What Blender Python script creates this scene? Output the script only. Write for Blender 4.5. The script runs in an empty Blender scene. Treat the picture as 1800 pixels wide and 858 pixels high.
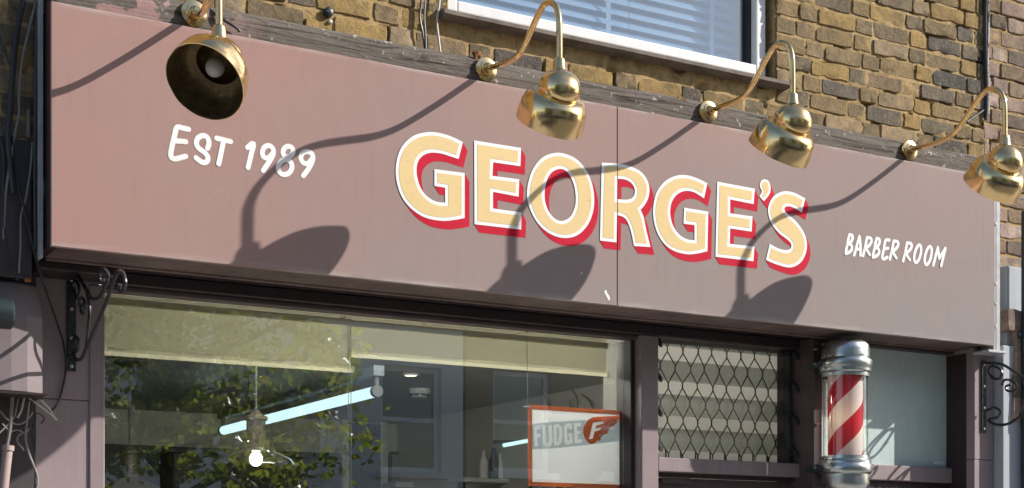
import bpy, bmesh, math, random
from mathutils import Vector, Matrix, noise
from mathutils.geometry import tessellate_polygon
R = math.radians
rnd = random.Random(7)
scene = bpy.context.scene
COL = scene.collection

# ------------------------------------------------------------------ camera
# X runs along the shop front, Y into the shop (sign face is Y = 0), Z up.
F_PX, CX, HY = 2600.0, 900.0, 997.0          # focal length, centre and horizon in photo pixels
YAW = math.atan2(F_PX, 5423 - CX)
CAM = Vector((-1.0991, -4.9218, 1.6))
FW = Vector((math.sin(YAW), math.cos(YAW), 0)); RT = Vector((math.cos(YAW), -math.sin(YAW), 0))
cam_d = bpy.data.cameras.new('camera'); cam = bpy.data.objects.new('camera', cam_d); COL.objects.link(cam)
cam.location = CAM; cam.rotation_euler = (R(90), 0, -YAW)
cam_d.sensor_width = 36; cam_d.lens = 36 * F_PX / 1800
cam_d.shift_y = (HY - 429) / 1800; cam_d.clip_end = 500; cam_d.clip_start = .05
scene.camera = cam

# ------------------------------------------------------------------ light
SUN_DIR = Vector((1.96, -1.0, 1.36)).normalized()
w = bpy.data.worlds.new('World'); scene.world = w; w.use_nodes = True
wn = w.node_tree; wn.nodes.clear()
sky = wn.nodes.new('ShaderNodeTexSky'); sky.sky_type = 'NISHITA'; sky.sun_disc = False
sky.sun_elevation = math.asin(SUN_DIR.z); sky.sun_rotation = math.atan2(SUN_DIR.x, SUN_DIR.y)
sky.air_density = 1.0; sky.dust_density = 1.2; sky.ozone_density = 1.2
bg = wn.nodes.new('ShaderNodeBackground'); bg.inputs[1].default_value = .095
wo = wn.nodes.new('ShaderNodeOutputWorld')
wn.links.new(sky.outputs[0], bg.inputs[0]); wn.links.new(bg.outputs[0], wo.inputs[0])
sun_d = bpy.data.lights.new('sun', 'SUN'); sun_d.energy = 4.3; sun_d.angle = R(.5); sun_d.color = (1, .945, .87)
sun = bpy.data.objects.new('sun', sun_d); COL.objects.link(sun); sun.location = (12, -8, 9)
sun.rotation_euler = SUN_DIR.to_track_quat('Z', 'Y').to_euler()
vs = scene.view_settings
vs.view_transform = 'Standard'; vs.look = 'None'; vs.gamma = 1; vs.exposure = .7; vs.use_curve_mapping = False
scene.render.engine = 'CYCLES'

# ------------------------------------------------------------------ measuring helpers
def _ray(x, y): return FW + RT * ((x - CX) / F_PX) + Vector((0, 0, (HY - y) / F_PX))
def at(x, y, Y=0.0):
    r = _ray(x, y); return CAM + r * ((Y - CAM.y) / r.y)
def atX(x, y, X):
    r = _ray(x, y); return CAM + r * ((X - CAM.x) / r.x)
def atZ(x, y, Z):
    r = _ray(x, y); return CAM + r * ((Z - CAM.z) / r.z)
def px(P):
    d = Vector(P) - CAM; D = d.dot(FW); return CX + F_PX * d.dot(RT) / D, HY - F_PX * d.z / D

# ------------------------------------------------------------------ mesh builder
class MB:
    def __init__(s): s.v = []; s.f = []
    def add(s, vs_, fs):
        o = len(s.v); s.v += [Vector(p) for p in vs_]; s.f += [tuple(i + o for i in f) for f in fs]; return s
    def box(s, x0, x1, y0, y1, z0, z1):
        return s.add([(x0,y0,z0),(x1,y0,z0),(x1,y1,z0),(x0,y1,z0),(x0,y0,z1),(x1,y0,z1),(x1,y1,z1),(x0,y1,z1)],
                     [(0,3,2,1),(4,5,6,7),(0,1,5,4),(1,2,6,5),(2,3,7,6),(3,0,4,7)])
    def tube(s, pts, r, n=8, closed=False, caps=True):
        pts = [Vector(p) for p in pts]; rs = r if isinstance(r, (list, tuple)) else [r] * len(pts)
        o = len(s.v); m = len(pts); up = None
        for i, p in enumerate(pts):
            a = pts[(i - 1) % m] if (closed or i) else p
            b = pts[(i + 1) % m] if (closed or i < m - 1) else p
            t = (b - a)
            if t.length < 1e-9: t = Vector((0, 0, 1))
            t.normalize()
            if up is None:
                up = Vector((0, 0, 1)) if abs(t.z) < .9 else Vector((1, 0, 0))
            u = up - t * up.dot(t)
            if u.length < 1e-6: u = t.orthogonal()
            u.normalize(); up = u; w_ = t.cross(u)
            for k in range(n):
                a_ = 2 * math.pi * k / n
                s.v.append(p + (u * math.cos(a_) + w_ * math.sin(a_)) * rs[i])
        for i in range(m if closed else m - 1):
            j = (i + 1) % m
            for k in range(n):
                l = (k + 1) % n
                s.f.append((o + i*n + k, o + i*n + l, o + j*n + l, o + j*n + k))
        if caps and not closed:
            s.f.append(tuple(o + k for k in range(n))[::-1]); s.f.append(tuple(o + (m-1)*n + k for k in range(n)))
        return s
    def lathe(s, prof, c, axis=(0, 0, 1), n=32, cap0=False, cap1=False):
        """prof: list of (radius, height along axis)"""
        ax = Vector(axis).normalized(); u = ax.orthogonal().normalized(); w_ = ax.cross(u); c = Vector(c); o = len(s.v)
        for r, h in prof:
            for k in range(n):
                a_ = 2 * math.pi * k / n
                s.v.append(c + ax * h + (u * math.cos(a_) + w_ * math.sin(a_)) * r)
        for i in range(len(prof) - 1):
            for k in range(n):
                l = (k + 1) % n
                s.f.append((o + i*n + k, o + i*n + l, o + (i+1)*n + l, o + (i+1)*n + k))
        if cap0: s.f.append(tuple(o + k for k in range(n))[::-1])
        if cap1: s.f.append(tuple(o + (len(prof)-1)*n + k for k in range(n)))
        return s
    def prism(s, poly, z0, z1):
        n = len(poly); o = len(s.v)
        s.v += [Vector((x, y, z0)) for x, y in poly] + [Vector((x, y, z1)) for x, y in poly]
        s.f.append(tuple(o + i for i in range(n))[::-1]); s.f.append(tuple(o + n + i for i in range(n)))
        for i in range(n):
            j = (i + 1) % n; s.f.append((o + i, o + j, o + n + j, o + n + i))
        return s
    def flat(s, loops, Y):
        """fill outer loop with holes; loops are lists of (x, z); faces the street (-Y)"""
        L = [[Vector((x, z, 0)) for x, z in l] for l in loops]
        tris = tessellate_polygon(L); o = len(s.v)
        pts = [p for l in L for p in l]
        s.v += [Vector((p.x, Y, p.y)) for p in pts]
        for t in tris:
            a, b, c = (pts[i] for i in t)
            if (b - a).cross(c - a).z < 0: t = (t[0], t[2], t[1])
            s.f.append(tuple(o + i for i in t))
        return s
    def ribbon(s, pts, hw, Y):
        """flat round-capped brush stroke in the X-Z plane"""
        P = [Vector((p[0], p[1])) for p in pts]
        n = len(P); L = []; Rr = []
        for i in range(n):
            t = (P[min(i+1, n-1)] - P[max(i-1, 0)]).normalized(); nn = Vector((-t.y, t.x)) * hw
            L.append(P[i] + nn); Rr.append(P[i] - nn)
        o = len(s.v)
        for a, b in zip(L, Rr):
            yy = Y - .0003 * (len(s.v) - o) / (2 * n); s.v.append(Vector((a.x, yy, a.y))); s.v.append(Vector((b.x, yy, b.y)))
        for i in range(n - 1): s.f.append((o+2*i, o+2*i+1, o+2*i+3, o+2*i+2))
        for e, sg in ((0, -1), (n-1, 1)):
            t = ((P[1]-P[0]) if e == 0 else (P[n-1]-P[n-2])).normalized() * sg; nn = Vector((-t.y, t.x))
            Ye = Y - (.00032 if e else -.00003)
            o = len(s.v); s.v.append(Vector((P[e].x, Ye, P[e].y)))
            for k in range(9):
                a_ = math.pi * k / 8; q = P[e] + (nn * math.cos(a_) + t * math.sin(a_)) * hw
                s.v.append(Vector((q.x, Ye, q.y)))
            for k in range(8): s.f.append((o, o+2+k, o+1+k))
        return s

def wloc(o):
    v = Vector((0, 0, 0))
    while o is not None: v += o.location; o = o.parent
    return v
def obj(name, mb, mat, parent=None, smooth=False, bevel=0, seg=1, origin=None, angle=35, normals=True):
    """link the collected geometry (given in world metres) as ONE mesh object"""
    if parent is not None: off = wloc(parent); loc = Vector((0, 0, 0))
    else:
        if origin is None:
            xs = [v.x for v in mb.v]; ys = [v.y for v in mb.v]; zs = [v.z for v in mb.v]
            origin = ((min(xs)+max(xs))/2, (min(ys)+max(ys))/2, min(zs))
        off = loc = Vector(origin)
    me = bpy.data.meshes.new(name)
    me.from_pydata([v - off for v in mb.v], [], mb.f)
    bm = bmesh.new(); bm.from_mesh(me)
    if normals: bmesh.ops.recalc_face_normals(bm, faces=bm.faces)
    if bevel:
        ed = [e for e in bm.edges if len(e.link_faces) == 2 and e.calc_face_angle(0) > R(30)]
        bmesh.ops.bevel(bm, geom=ed, offset=bevel, segments=seg, profile=.6, affect='EDGES', clamp_overlap=True)
    if smooth:
        for f in bm.faces: f.smooth = True
        for e in bm.edges:
            if len(e.link_faces) == 2 and e.calc_face_angle(0) > R(angle): e.smooth = False
    bm.to_mesh(me); bm.free()
    me.materials.append(mat if not isinstance(mat, str) else M[mat])
    o = bpy.data.objects.new(name, me); o.location = loc; COL.objects.link(o)
    if parent is not None: o.parent = parent
    return o
def tag(o, label, cat, group=None, kind=None):
    if label: o['label'] = label
    if cat: o['category'] = cat
    if group: o['group'] = group
    if kind: o['kind'] = kind
    return o
def thing(name, label, cat, loc, group=None):
    o = bpy.data.objects.new(name, None); o.location = loc; o.empty_display_size = .1; COL.objects.link(o)
    return tag(o, label, cat, group)
def struct(o): o['kind'] = 'structure'; return o
def smooth_line(pts, sub=6, closed=False):
    """Catmull-Rom through points"""
    P = [Vector(p) for p in pts]; n = len(P); out = []
    for i in range(n if closed else n - 1):
        p0 = P[(i-1) % n] if closed or i else P[0]; p1 = P[i]; p2 = P[(i+1) % n]
        p3 = P[(i+2) % n] if closed or i + 2 < n else P[-1]
        for k in range(sub):
            t = k / sub
            out.append(.5 * ((2*p1) + (p2-p0)*t + (2*p0-5*p1+4*p2-p3)*t*t + (3*p1-p0-3*p2+p3)*t**3))
    if not closed: out.append(P[-1])
    return out

# ------------------------------------------------------------------ materials
M = {}
class NT:
    def __init__(s, name):
        s.m = bpy.data.materials.new(name); s.m.use_nodes = True; s.t = s.m.node_tree; s.t.nodes.clear(); M[name] = s.m
        s.out = s.n('ShaderNodeOutputMaterial')
    def n(s, t, **kw):
        x = s.t.nodes.new(t)
        for k, v in kw.items(): setattr(x, k, v)
        return x
    def l(s, a, b): s.t.links.new(a, b)
    def set(s, node, **kw):
        for k, v in kw.items(): node.inputs[k.replace('_', ' ')].default_value = v
        return node
    def coord(s, scale=(1, 1, 1), world=False):
        tc = s.n('ShaderNodeNewGeometry') if world else s.n('ShaderNodeTexCoord')
        mp = s.n('ShaderNodeMapping'); s.l(tc.outputs['Position' if world else 'Object'], mp.inputs[0]); mp.inputs['Scale'].default_value = scale
        return mp.outputs[0]
    def noise(s, vec, scale=5, detail=5, rough=.6, dist=0):
        x = s.n('ShaderNodeTexNoise'); s.set(x, Scale=scale, Detail=detail, Roughness=rough, Distortion=dist)
        if vec is not None: s.l(vec, x.inputs['Vector'])
        return x.outputs['Fac']
    def ramp(s, fac, stops, interp='LINEAR'):
        x = s.n('ShaderNodeValToRGB'); cr = x.color_ramp; cr.interpolation = interp
        while len(cr.elements) > 1: cr.elements.remove(cr.elements[-1])
        for i, (p, c) in enumerate(stops):
            e = cr.elements[0] if i == 0 else cr.elements.new(p)
            e.position = p; e.color = (c, c, c, 1) if isinstance(c, (int, float)) else (*c, 1)
        s.l(fac, x.inputs[0]); return x.outputs[0]
    def mix(s, fac, a, b, mode='MIX'):
        x = s.n('ShaderNodeMix', data_type='RGBA', blend_type=mode)
        for i, v in ((0, fac), (6, a), (7, b)):
            if isinstance(v, (int, float)): x.inputs[i].default_value = v
            elif isinstance(v, tuple): x.inputs[i].default_value = (*v, 1)
            else: s.l(v, x.inputs[i])
        return x.outputs[2]
    def math(s, op, a, b=0.0):
        x = s.n('ShaderNodeMath', operation=op)
        for i, v in ((0, a), (1, b)):
            if isinstance(v, (int, float)): x.inputs[i].default_value = v
            else: s.l(v, x.inputs[i])
        return x.outputs[0]
    def bump(s, h, strength=.3, dist=.005):
        x = s.n('ShaderNodeBump'); s.set(x, Strength=strength, Distance=dist); s.l(h, x.inputs['Height']); return x.outputs[0]
    def pbr(s, color, rough=.5, metal=0.0, normal=None, spec=.5, **kw):
        x = s.n('ShaderNodeBsdfPrincipled')
        for k, v in (('Base Color', color), ('Roughness', rough), ('Metallic', metal), ('Specular IOR Level', spec)):
            if isinstance(v, tuple): x.inputs[k].default_value = (*v, 1)
            elif isinstance(v, (int, float)): x.inputs[k].default_value = v
            else: s.l(v, x.inputs[k])
        for k, v in kw.items(): x.inputs[k.replace('_', ' ')].default_value = v
        if normal is not None: s.l(normal, x.inputs['Normal'])
        s.l(x.outputs[0], s.out.inputs[0]); return x

def worn_paint(name, c, rough=.5, var=.12, scale=3, dirt=(.08, .07, .06), dirt_amt=.35, spec=.4, streak=True, bumpk=.12):
    t = NT(name); v = t.coord(world=True); vs_ = t.coord((8, 8, .6), world=True)
    n1 = t.noise(v, scale, 6, .65); n2 = t.noise(v, 40, 4, .7); n3 = t.noise(vs_, 3, 5, .6)
    c0 = tuple(k * (1 - var) for k in c); c1 = tuple(min(1, k * (1 + var)) for k in c)
    col = t.mix(t.ramp(n1, [(.3, 0), (.7, 1)]), c0, c1)
    d = t.math('MULTIPLY', t.ramp(n3 if streak else n1, [(.5, 0), (.8, 1)]), t.ramp(n2, [(.35, .3), (.65, 1)]))
    col = t.mix(t.math('MULTIPLY', d, dirt_amt), col, dirt)
    if name.startswith('letter'):
        fk = t.noise(v, 33, 3, .6); col = t.mix(t.ramp(fk, [(.745, 0), (.765, .8)]), col, (.22, .13, .08))
        br = t.noise(t.coord((1.2, 1, 9), world=True), 14, 5, .7); col = t.mix(t.ramp(br, [(.4, .16), (.6, 0)]), col, tuple(k * .72 for k in c))
        wr = t.noise(t.coord((1, 1, 2), world=True), 8, 7, .75); col = t.mix(t.ramp(wr, [(.58, 0), (.75, .22)]), col, (.42, .34, .28))
    ro = t.ramp(n2, [(.3, max(.05, rough - .08)), (.7, min(1, rough + .1))])
    t.pbr(col, ro, 0, t.bump(n2, bumpk, .002), spec)
    return t
def emit(name, c, s):
    t = NT(name); e = t.n('ShaderNodeEmission'); e.inputs[0].default_value = (*c, 1); e.inputs[1].default_value = s; t.l(e.outputs[0], t.out.inputs[0])

# faded plum sign paint, with sky sheen painted in, chalky at its lower edge and rubbed in places
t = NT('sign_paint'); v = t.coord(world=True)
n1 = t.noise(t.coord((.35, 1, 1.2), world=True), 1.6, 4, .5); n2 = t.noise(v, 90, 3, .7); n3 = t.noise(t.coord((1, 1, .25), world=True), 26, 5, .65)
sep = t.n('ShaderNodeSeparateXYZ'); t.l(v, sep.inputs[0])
along = t.math('MULTIPLY', sep.outputs[0], .125)                                  # sky sheen painted into the colour, plus fading: greyer rightwards and low down
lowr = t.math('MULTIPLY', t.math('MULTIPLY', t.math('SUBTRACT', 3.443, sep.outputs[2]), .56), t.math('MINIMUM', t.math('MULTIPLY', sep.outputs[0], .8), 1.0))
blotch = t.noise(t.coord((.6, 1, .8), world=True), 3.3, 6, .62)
sheen_fade = t.math('ADD', t.math('ADD', along, lowr), t.math('MULTIPLY', t.math('SUBTRACT', t.math('ADD', n1, blotch), 1.0), .55))
col = t.mix(t.ramp(sheen_fade, [(.0, 0), (1.0, 1)]), (.378, .231, .203), (.280, .258, .252))
runs = t.noise(t.coord((9, 1, .55), world=True), 5, 6, .7)
col = t.mix(t.ramp(runs, [(.56, 0), (.74, .28)]), col, (.20, .145, .135))
smear = t.noise(t.coord((1, 1, 1.6), world=True), 7, 7, .75, 1.2)
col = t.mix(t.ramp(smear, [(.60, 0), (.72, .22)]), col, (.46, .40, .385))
col = t.mix(t.ramp(n3, [(.35, 0), (.75, .18)]), col, (.43, .31, .29))
low = t.ramp(t.math('SUBTRACT', sep.outputs[2], 2.646), [(.0, 1), (.022, .0)])
nE = t.noise(t.coord((.5, 1, 3), world=True), 9, 6, .7)
edge = t.math('MULTIPLY', low, t.ramp(nE, [(.42, 0), (.62, 1)]))
col = t.mix(t.math('MULTIPLY', edge, .6), col, (.55, .5, .48))
hi = t.ramp(t.math('SUBTRACT', 3.443, sep.outputs[2]), [(.0, 1), (.016, 0)])
col = t.mix(t.math('MULTIPLY', hi, t.ramp(nE, [(.44, 0), (.58, .8)])), col, (.52, .44, .40))
chip = t.noise(t.coord(world=True), 14, 6, .75)
col = t.mix(t.ramp(chip, [(.755, 0), (.765, .8)]), col, (.6, .56, .54))
t.pbr(col, t.ramp(n2, [(.3, .55), (.7, .68)]), 0, t.bump(t.mix(.5, n2, n3), .10, .002), .06)

worn_paint('plum_paint', (.085, .058, .062), .5, .2, 4, (.16, .14, .13), .4, .4)
worn_paint('plum_dark', (.036, .022, .025), .45, .2, 4, (.07, .06, .055), .4, .4)
worn_paint('pilaster_paint', (.30, .235, .245), .55, .1, 2.5, (.14, .11, .11), .4)
worn_paint('frame_paint', (.27, .215, .22), .5, .12, 4, (.1, .08, .08), .4)
worn_paint('soffit_board', (.16, .115, .105), .6, .3, 6, (.06, .045, .04), .7, .3)
worn_paint('white_upvc', (.80, .80, .80), .3, .03, 3, (.4, .38, .34), .3)
worn_paint('white_render', (.40, .43, .47), .7, .05, 2, (.35, .34, .33), .3)
worn_paint('box_paint', (.19, .155, .165), .5, .08, 5, (.15, .12, .12), .5)
worn_paint('neighbour_panel', (.075, .062, .068), .55, .25, 4, (.04, .035, .035), .6)
worn_paint('letter_white', (.88, .89, .88), .5, .03, 20, (.45, .4, .36), .4, .4, False)
worn_paint('letter_yellow', (.80, .61, .31), .65, .05, 12, (.5, .33, .14), .4, .12, False)
worn_paint('letter_red', (.60, .020, .048), .7, .10, 14, (.35, .04, .05), .5, .08, False)
worn_paint('galvanised', (.45, .46, .47), .4, .15, 10, (.2, .19, .18), .6)
worn_paint('black_iron', (.022, .026, .028), .28, .3, 20, (.06, .055, .05), .5, .6)
worn_paint('black_cable', (.018, .019, .022), .35, .3, 10, (.07, .06, .06), .5, .5)
worn_paint('grey_cable', (.24, .23, .21), .5, .2, 10, (.1, .09, .08), .5)
worn_paint('white_cable', (.55, .52, .46), .5, .1, 10, (.2, .17, .13), .6)
worn_paint('sill_stone', (.17, .14, .115), .85, .35, 9, (.07, .06, .05), .8, .2, False, .6)
worn_paint('interior_wall', (.62, .61, .57), .8, .06, 1, (.3, .3, .28), .2)
worn_paint('interior_ceiling', (.55, .55, .53), .8, .05, 1, (.3, .3, .29), .2)
worn_paint('interior_blue', (.055, .068, .085), .6, .1, 2, (.07, .08, .09), .3)
worn_paint('interior_dark', (.035, .037, .042), .5, .2, 3, (.06, .06, .06), .3)
worn_paint('plastic_white', (.72, .72, .70), .35, .03, 6, (.5, .48, .42), .3)
worn_paint('antler', (.05, .042, .035), .4, .3, 20, (.1, .08, .06), .5)
t = NT('poster_paper'); v = t.coord(world=True); col = t.mix(t.noise(v, 3, 4, .6), (.78, .79, .81), (.82, .83, .85))
d = t.n('ShaderNodeBsdfDiffuse'); tr = t.n('ShaderNodeBsdfTranslucent'); mx = t.n('ShaderNodeMixShader'); mx.inputs[0].default_value = .58
t.l(col, d.inputs[0]); t.l(col, tr.inputs[0]); t.l(d.outputs[0], mx.inputs[1]); t.l(tr.outputs[0], mx.inputs[2]); t.l(mx.outputs[0], t.out.inputs[0])
worn_paint('poster_orange', (.88, .19, .05), .4, .04, 6, (.6, .13, .05), .3)
worn_paint('poster_grey', (.40, .46, .50), .4, .08, 20, (.5, .55, .58), .5, .4, False)
worn_paint('dark_fabric', (.03, .03, .035), .8, .2, 6, (.05, .05, .05), .3)
worn_paint('render_pale', (.74, .72, .70), .8, .08, .6, (.35, .33, .3), .4)
worn_paint('slate', (.07, .07, .08), .6, .2, 3, (.1, .1, .1), .3)
worn_paint('teal_metal', (.022, .034, .038), .35, .15, 8, (.1, .1, .1), .4)
worn_paint('pink_conduit', (.36, .27, .25), .5, .2, 8, (.15, .11, .1), .5)

# blind cloth
t = NT('blind_cloth'); v = t.coord(world=True)
col = t.mix(t.noise(v, 6, 4, .6), (.58, .53, .37), (.68, .63, .46))
d = t.n('ShaderNodeBsdfDiffuse'); tr = t.n('ShaderNodeBsdfTranslucent'); mx = t.n('ShaderNodeMixShader'); mx.inputs[0].default_value = .22
t.l(col, d.inputs[0]); t.l(col, tr.inputs[0]); t.l(d.outputs[0], mx.inputs[1]); t.l(tr.outputs[0], mx.inputs[2]); t.l(mx.outputs[0], t.out.inputs[0])

t = NT('hem_cloth'); d = t.n('ShaderNodeBsdfDiffuse'); tr = t.n('ShaderNodeBsdfTranslucent'); mx = t.n('ShaderNodeMixShader'); mx.inputs[0].default_value = .45
d.inputs[0].default_value = (.74, .69, .50, 1); tr.inputs[0].default_value = (.74, .69, .50, 1); t.l(d.outputs[0], mx.inputs[1]); t.l(tr.outputs[0], mx.inputs[2]); t.l(mx.outputs[0], t.out.inputs[0])
t = None
def printed(name, c, k):
    t = NT(name); d = t.n('ShaderNodeBsdfDiffuse'); tr = t.n('ShaderNodeBsdfTranslucent'); mx = t.n('ShaderNodeMixShader'); mx.inputs[0].default_value = k
    v = t.coord(world=True); col = t.mix(t.ramp(t.noise(v, 60, 5, .7), [(.45, 0), (.75, .35)]), c, tuple(min(1, q * 1.25 + .05) for q in c))
    t.l(col, d.inputs[0]); t.l(col, tr.inputs[0]); t.l(d.outputs[0], mx.inputs[1]); t.l(tr.outputs[0], mx.inputs[2]); t.l(mx.outputs[0], t.out.inputs[0])
printed('print_grey', (.50, .57, .61), .75); printed('print_orange', (.86, .17, .05), .7); printed('print_white', (.88, .88, .88), .8); printed('net_cloth', (.55, .53, .47), .3)
# bricks: colour per brick, soot, lime bloom, pitted face
def brick_mat(name, stops, soot):
    t = NT(name); oi = t.n('ShaderNodeObjectInfo'); v = t.coord(world=True)
    base = t.ramp(oi.outputs['Random'], stops)
    va = t.n('ShaderNodeVectorMath', operation='ADD'); t.l(v, va.inputs[0])
    cmb = t.n('ShaderNodeCombineXYZ'); t.l(t.math('MULTIPLY', oi.outputs['Random'], 37.0), cmb.inputs[1]); t.l(cmb.outputs[0], va.inputs[1])
    p = va.outputs[0]
    n1 = t.noise(p, 22, 7, .68, .4); n2 = t.noise(p, 95, 5, .75); n3 = t.noise(p, 9, 4, .6)
    col = t.mix(t.ramp(n1, [(.35, .0), (.68, .85)]), base, t.mix(1.0, base, (1.75, 1.62, 1.45), 'MULTIPLY'))
    col = t.mix(t.ramp(n3, [(.42, 0), (.72, soot)]), col, (.030, .029, .029))
    col = t.mix(t.ramp(n2, [(.54, 0), (.70, .75)]), col, (.40, .32, .20))
    n4 = t.noise(p, 48, 6, .8, .6); col = t.mix(t.ramp(n4, [(.55, 0), (.66, .6)]), col, (.34, .28, .19))
    col = t.mix(t.ramp(n4, [(.30, .7), (.42, 0)]), col, (.035, .03, .026))
    col = t.mix(t.ramp(n2, [(.22, .8), (.36, 0)]), col, (.03, .026, .022))
    t.pbr(col, .92, 0, t.bump(t.mix(.6, n1, n4), 1.0, .010), .15)
brick_mat('stock_brick', [(0, (.27, .19, .080)), (.15, (.31, .215, .088)), (.30, (.20, .15, .082)), (.44, (.15, .125, .088)), (.56, (.25, .18, .095)), (.70, (.13, .112, .095)), (.79, (.075, .072, .070)), (.86, (.16, .135, .10)), (.93, (.30, .235, .165)), (1, (.21, .15, .07))], .5)
brick_mat('pink_brick', [(0, (.20, .15, .10)), (.3, (.26, .19, .15)), (.5, (.33, .24, .21)), (.7, (.12, .10, .085)), (.85, (.19, .14, .08)), (1, (.40, .32, .29))], .6)
t = NT('mortar'); v = t.coord(world=True)
n1 = t.noise(v, 5, 6, .7); n2 = t.noise(v, 120, 4, .75); n3 = t.noise(v, 28, 5, .65)
col = t.mix(t.ramp(n1, [(.3, 0), (.7, 1)]), (.40, .27, .12), (.50, .365, .19))
col = t.mix(t.ramp(n3, [(.48, 0), (.7, .8)]), col, (.13, .095, .06))
t.pbr(col, .95, 0, t.bump(t.mix(.5, n2, n3), .9, .006), .1)

# weathered grey timber with flaking paint
t = NT('old_timber'); v = t.coord((.7, 14, 14), world=True)
g = t.noise(v, 3.2, 9, .7, .8); v2 = t.coord(world=True); n2 = t.noise(v2, 30, 6, .7); n3 = t.noise(v2, 4.5, 5, .7)
knot = t.n('ShaderNodeTexVoronoi'); t.set(knot, Scale=3.3); t.l(t.coord((1, 3, 3.2), world=True), knot.inputs['Vector'])
col = t.ramp(g, [(.30, (.018, .015, .013)), (.42, (.075, .062, .052)), (.52, (.18, .158, .135)), (.60, (.085, .070, .058)), (.72, (.25, .225, .20))])
col = t.mix(t.ramp(knot.outputs['Distance'], [(.05, .85), (.12, 0)]), col, (.05, .035, .025))
col = t.mix(t.ramp(n2, [(.62, 0), (.66, .75)]), col, (.55, .52, .47))
sx = t.n('ShaderNodeSeparateXYZ'); t.l(v2, sx.inputs[0])
leftish = t.ramp(t.math('MULTIPLY', sx.outputs[0], 1.0), [(.55, 1), (.75, 0)])
pt = t.math('MULTIPLY', leftish, t.ramp(n3, [(.50, 0), (.515, 1)]))
col = t.mix(pt, col, (.33, .21, .195))
t.pbr(col, .9, 0, t.bump(t.mix(.4, g, n2), 1.0, .008), .15)

# brass
t = NT('brass'); v = t.coord()
n1 = t.noise(v, 9, 5, .7, .6); n2 = t.noise(v, 60, 4, .7); n3 = t.noise(v, 22, 5, .7)
col = t.mix(t.ramp(n1, [(.35, 0), (.7, 1)]), (.93, .73, .38), (.88, .60, .30))
col = t.mix(t.ramp(n3, [(.58, 0), (.72, .6)]), col, (.34, .19, .08))
col = t.mix(t.ramp(n2, [(.64, 0), (.74, .35)]), col, (.45, .38, .27))
ro = t.ramp(n1, [(.3, .10), (.55, .17), (.75, .36)])
t.pbr(col, ro, 1.0, t.bump(t.mix(.5, n1, n2), .10, .004))
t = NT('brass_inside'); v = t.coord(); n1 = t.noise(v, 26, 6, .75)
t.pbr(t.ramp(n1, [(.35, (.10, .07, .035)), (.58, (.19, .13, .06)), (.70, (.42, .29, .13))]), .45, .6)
t = NT('bulb_glass'); t.pbr((.62, .58, .55), .2, 0, None, .5, Transmission_Weight=0.0)
t = NT('chrome'); v = t.coord(); n1 = t.noise(v, 30, 5, .7)
n2 = t.noise(t.coord((1, 1, 3)), 14, 6, .7)
col = t.mix(t.ramp(n2, [(.45, 0), (.7, .6)]), (.56, .60, .60), (.38, .40, .39))
t.pbr(col, t.ramp(n2, [(.3, .20), (.75, .46)]), 1.0, t.bump(n1, .10, .003))

t = NT('flaking_white'); v = t.coord((1, 1, .5), world=True); n1 = t.noise(v, 38, 6, .8)
t.pbr(t.ramp(n1, [(.44, (.035, .03, .028)), (.5, (.45, .43, .40)), (.7, (.62, .60, .57))]), .8, 0, t.bump(n1, .8, .006), .2)
# glazing: clear pane = transparent with mirror reflection by Fresnel
def pane(name, tint, k, rough=0.0, ior=1.5):
    t = NT(name); tr = t.n('ShaderNodeBsdfTransparent'); tr.inputs[0].default_value = (*tint, 1)
    gl = t.n('ShaderNodeBsdfGlossy'); gl.inputs['Roughness'].default_value = rough; gl.inputs[0].default_value = (1, 1, 1, 1)
    lw_ = t.n('ShaderNodeLayerWeight'); lw_.inputs[0].default_value = .5                      # Schlick, same from both sides of the pane
    fr = t.math('ADD', t.math('MULTIPLY', t.math('POWER', lw_.outputs['Facing'], 5.0), .96), .042)
    mx = t.n('ShaderNodeMixShader'); t.l(t.math('MINIMUM', t.math('MULTIPLY', fr, k), 1.0), mx.inputs[0])
    t.l(tr.outputs[0], mx.inputs[1]); t.l(gl.outputs[0], mx.inputs[2]); t.l(mx.outputs[0], t.out.inputs[0])
pane('shop_glass', (.96, .98, .96), 3.6)
pane('upper_glass', (.84, .92, .98), 3.6)
pane('pole_glass', (.985, .99, .99), 2.2)
pane('louvre_glass', (.86, .885, .87), 3.2)
pane('far_glass', (.5, .52, .54), 3)
t = NT('frosted_glass'); v = t.coord((30, 30, 1.2), world=True); n1 = t.noise(v, 6, 5, .65); n2 = t.noise(t.coord(world=True), 2.2, 4, .6)
col = t.mix(t.ramp(n1, [(.35, 0), (.7, 1)]), (.46, .58, .56), (.58, .70, .68))
col = t.mix(t.ramp(n2, [(.4, 0), (.7, .5)]), col, (.42, .50, .50))
t.pbr(col, .24, 0, t.bump(n1, .15, .003), .5)

# barber pole cylinder: slanted red and white stripes on translucent plastic
t = NT('barber_stripes'); tc = t.n('ShaderNodeTexCoord'); sp = t.n('ShaderNodeSeparateXYZ'); t.l(tc.outputs['Object'], sp.inputs[0])
ang = t.math('DIVIDE', t.math('ARCTAN2', sp.outputs[1], sp.outputs[0]), 2 * math.pi)
ph = t.math('FRACT', t.math('ADD', t.math('SUBTRACT', t.math('MULTIPLY', sp.outputs[2], 4.4), t.math('MULTIPLY', ang, 2.0)), 10.50))
col = t.mix(t.math('GREATER_THAN', ph, .52), (.82, .76, .72), (.50, .012, .03))
d = t.n('ShaderNodeBsdfPrincipled'); t.l(col, d.inputs['Base Color']); d.inputs['Roughness'].default_value = .35
tr = t.n('ShaderNodeBsdfTranslucent'); t.l(col, tr.inputs[0]); mx = t.n('ShaderNodeMixShader'); mx.inputs[0].default_value = .35
t.l(d.outputs[0], mx.inputs[1]); t.l(tr.outputs[0], mx.inputs[2]); t.l(mx.outputs[0], t.out.inputs[0])
emit('bulb_warm', (1, .72, .35), 9)
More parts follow.
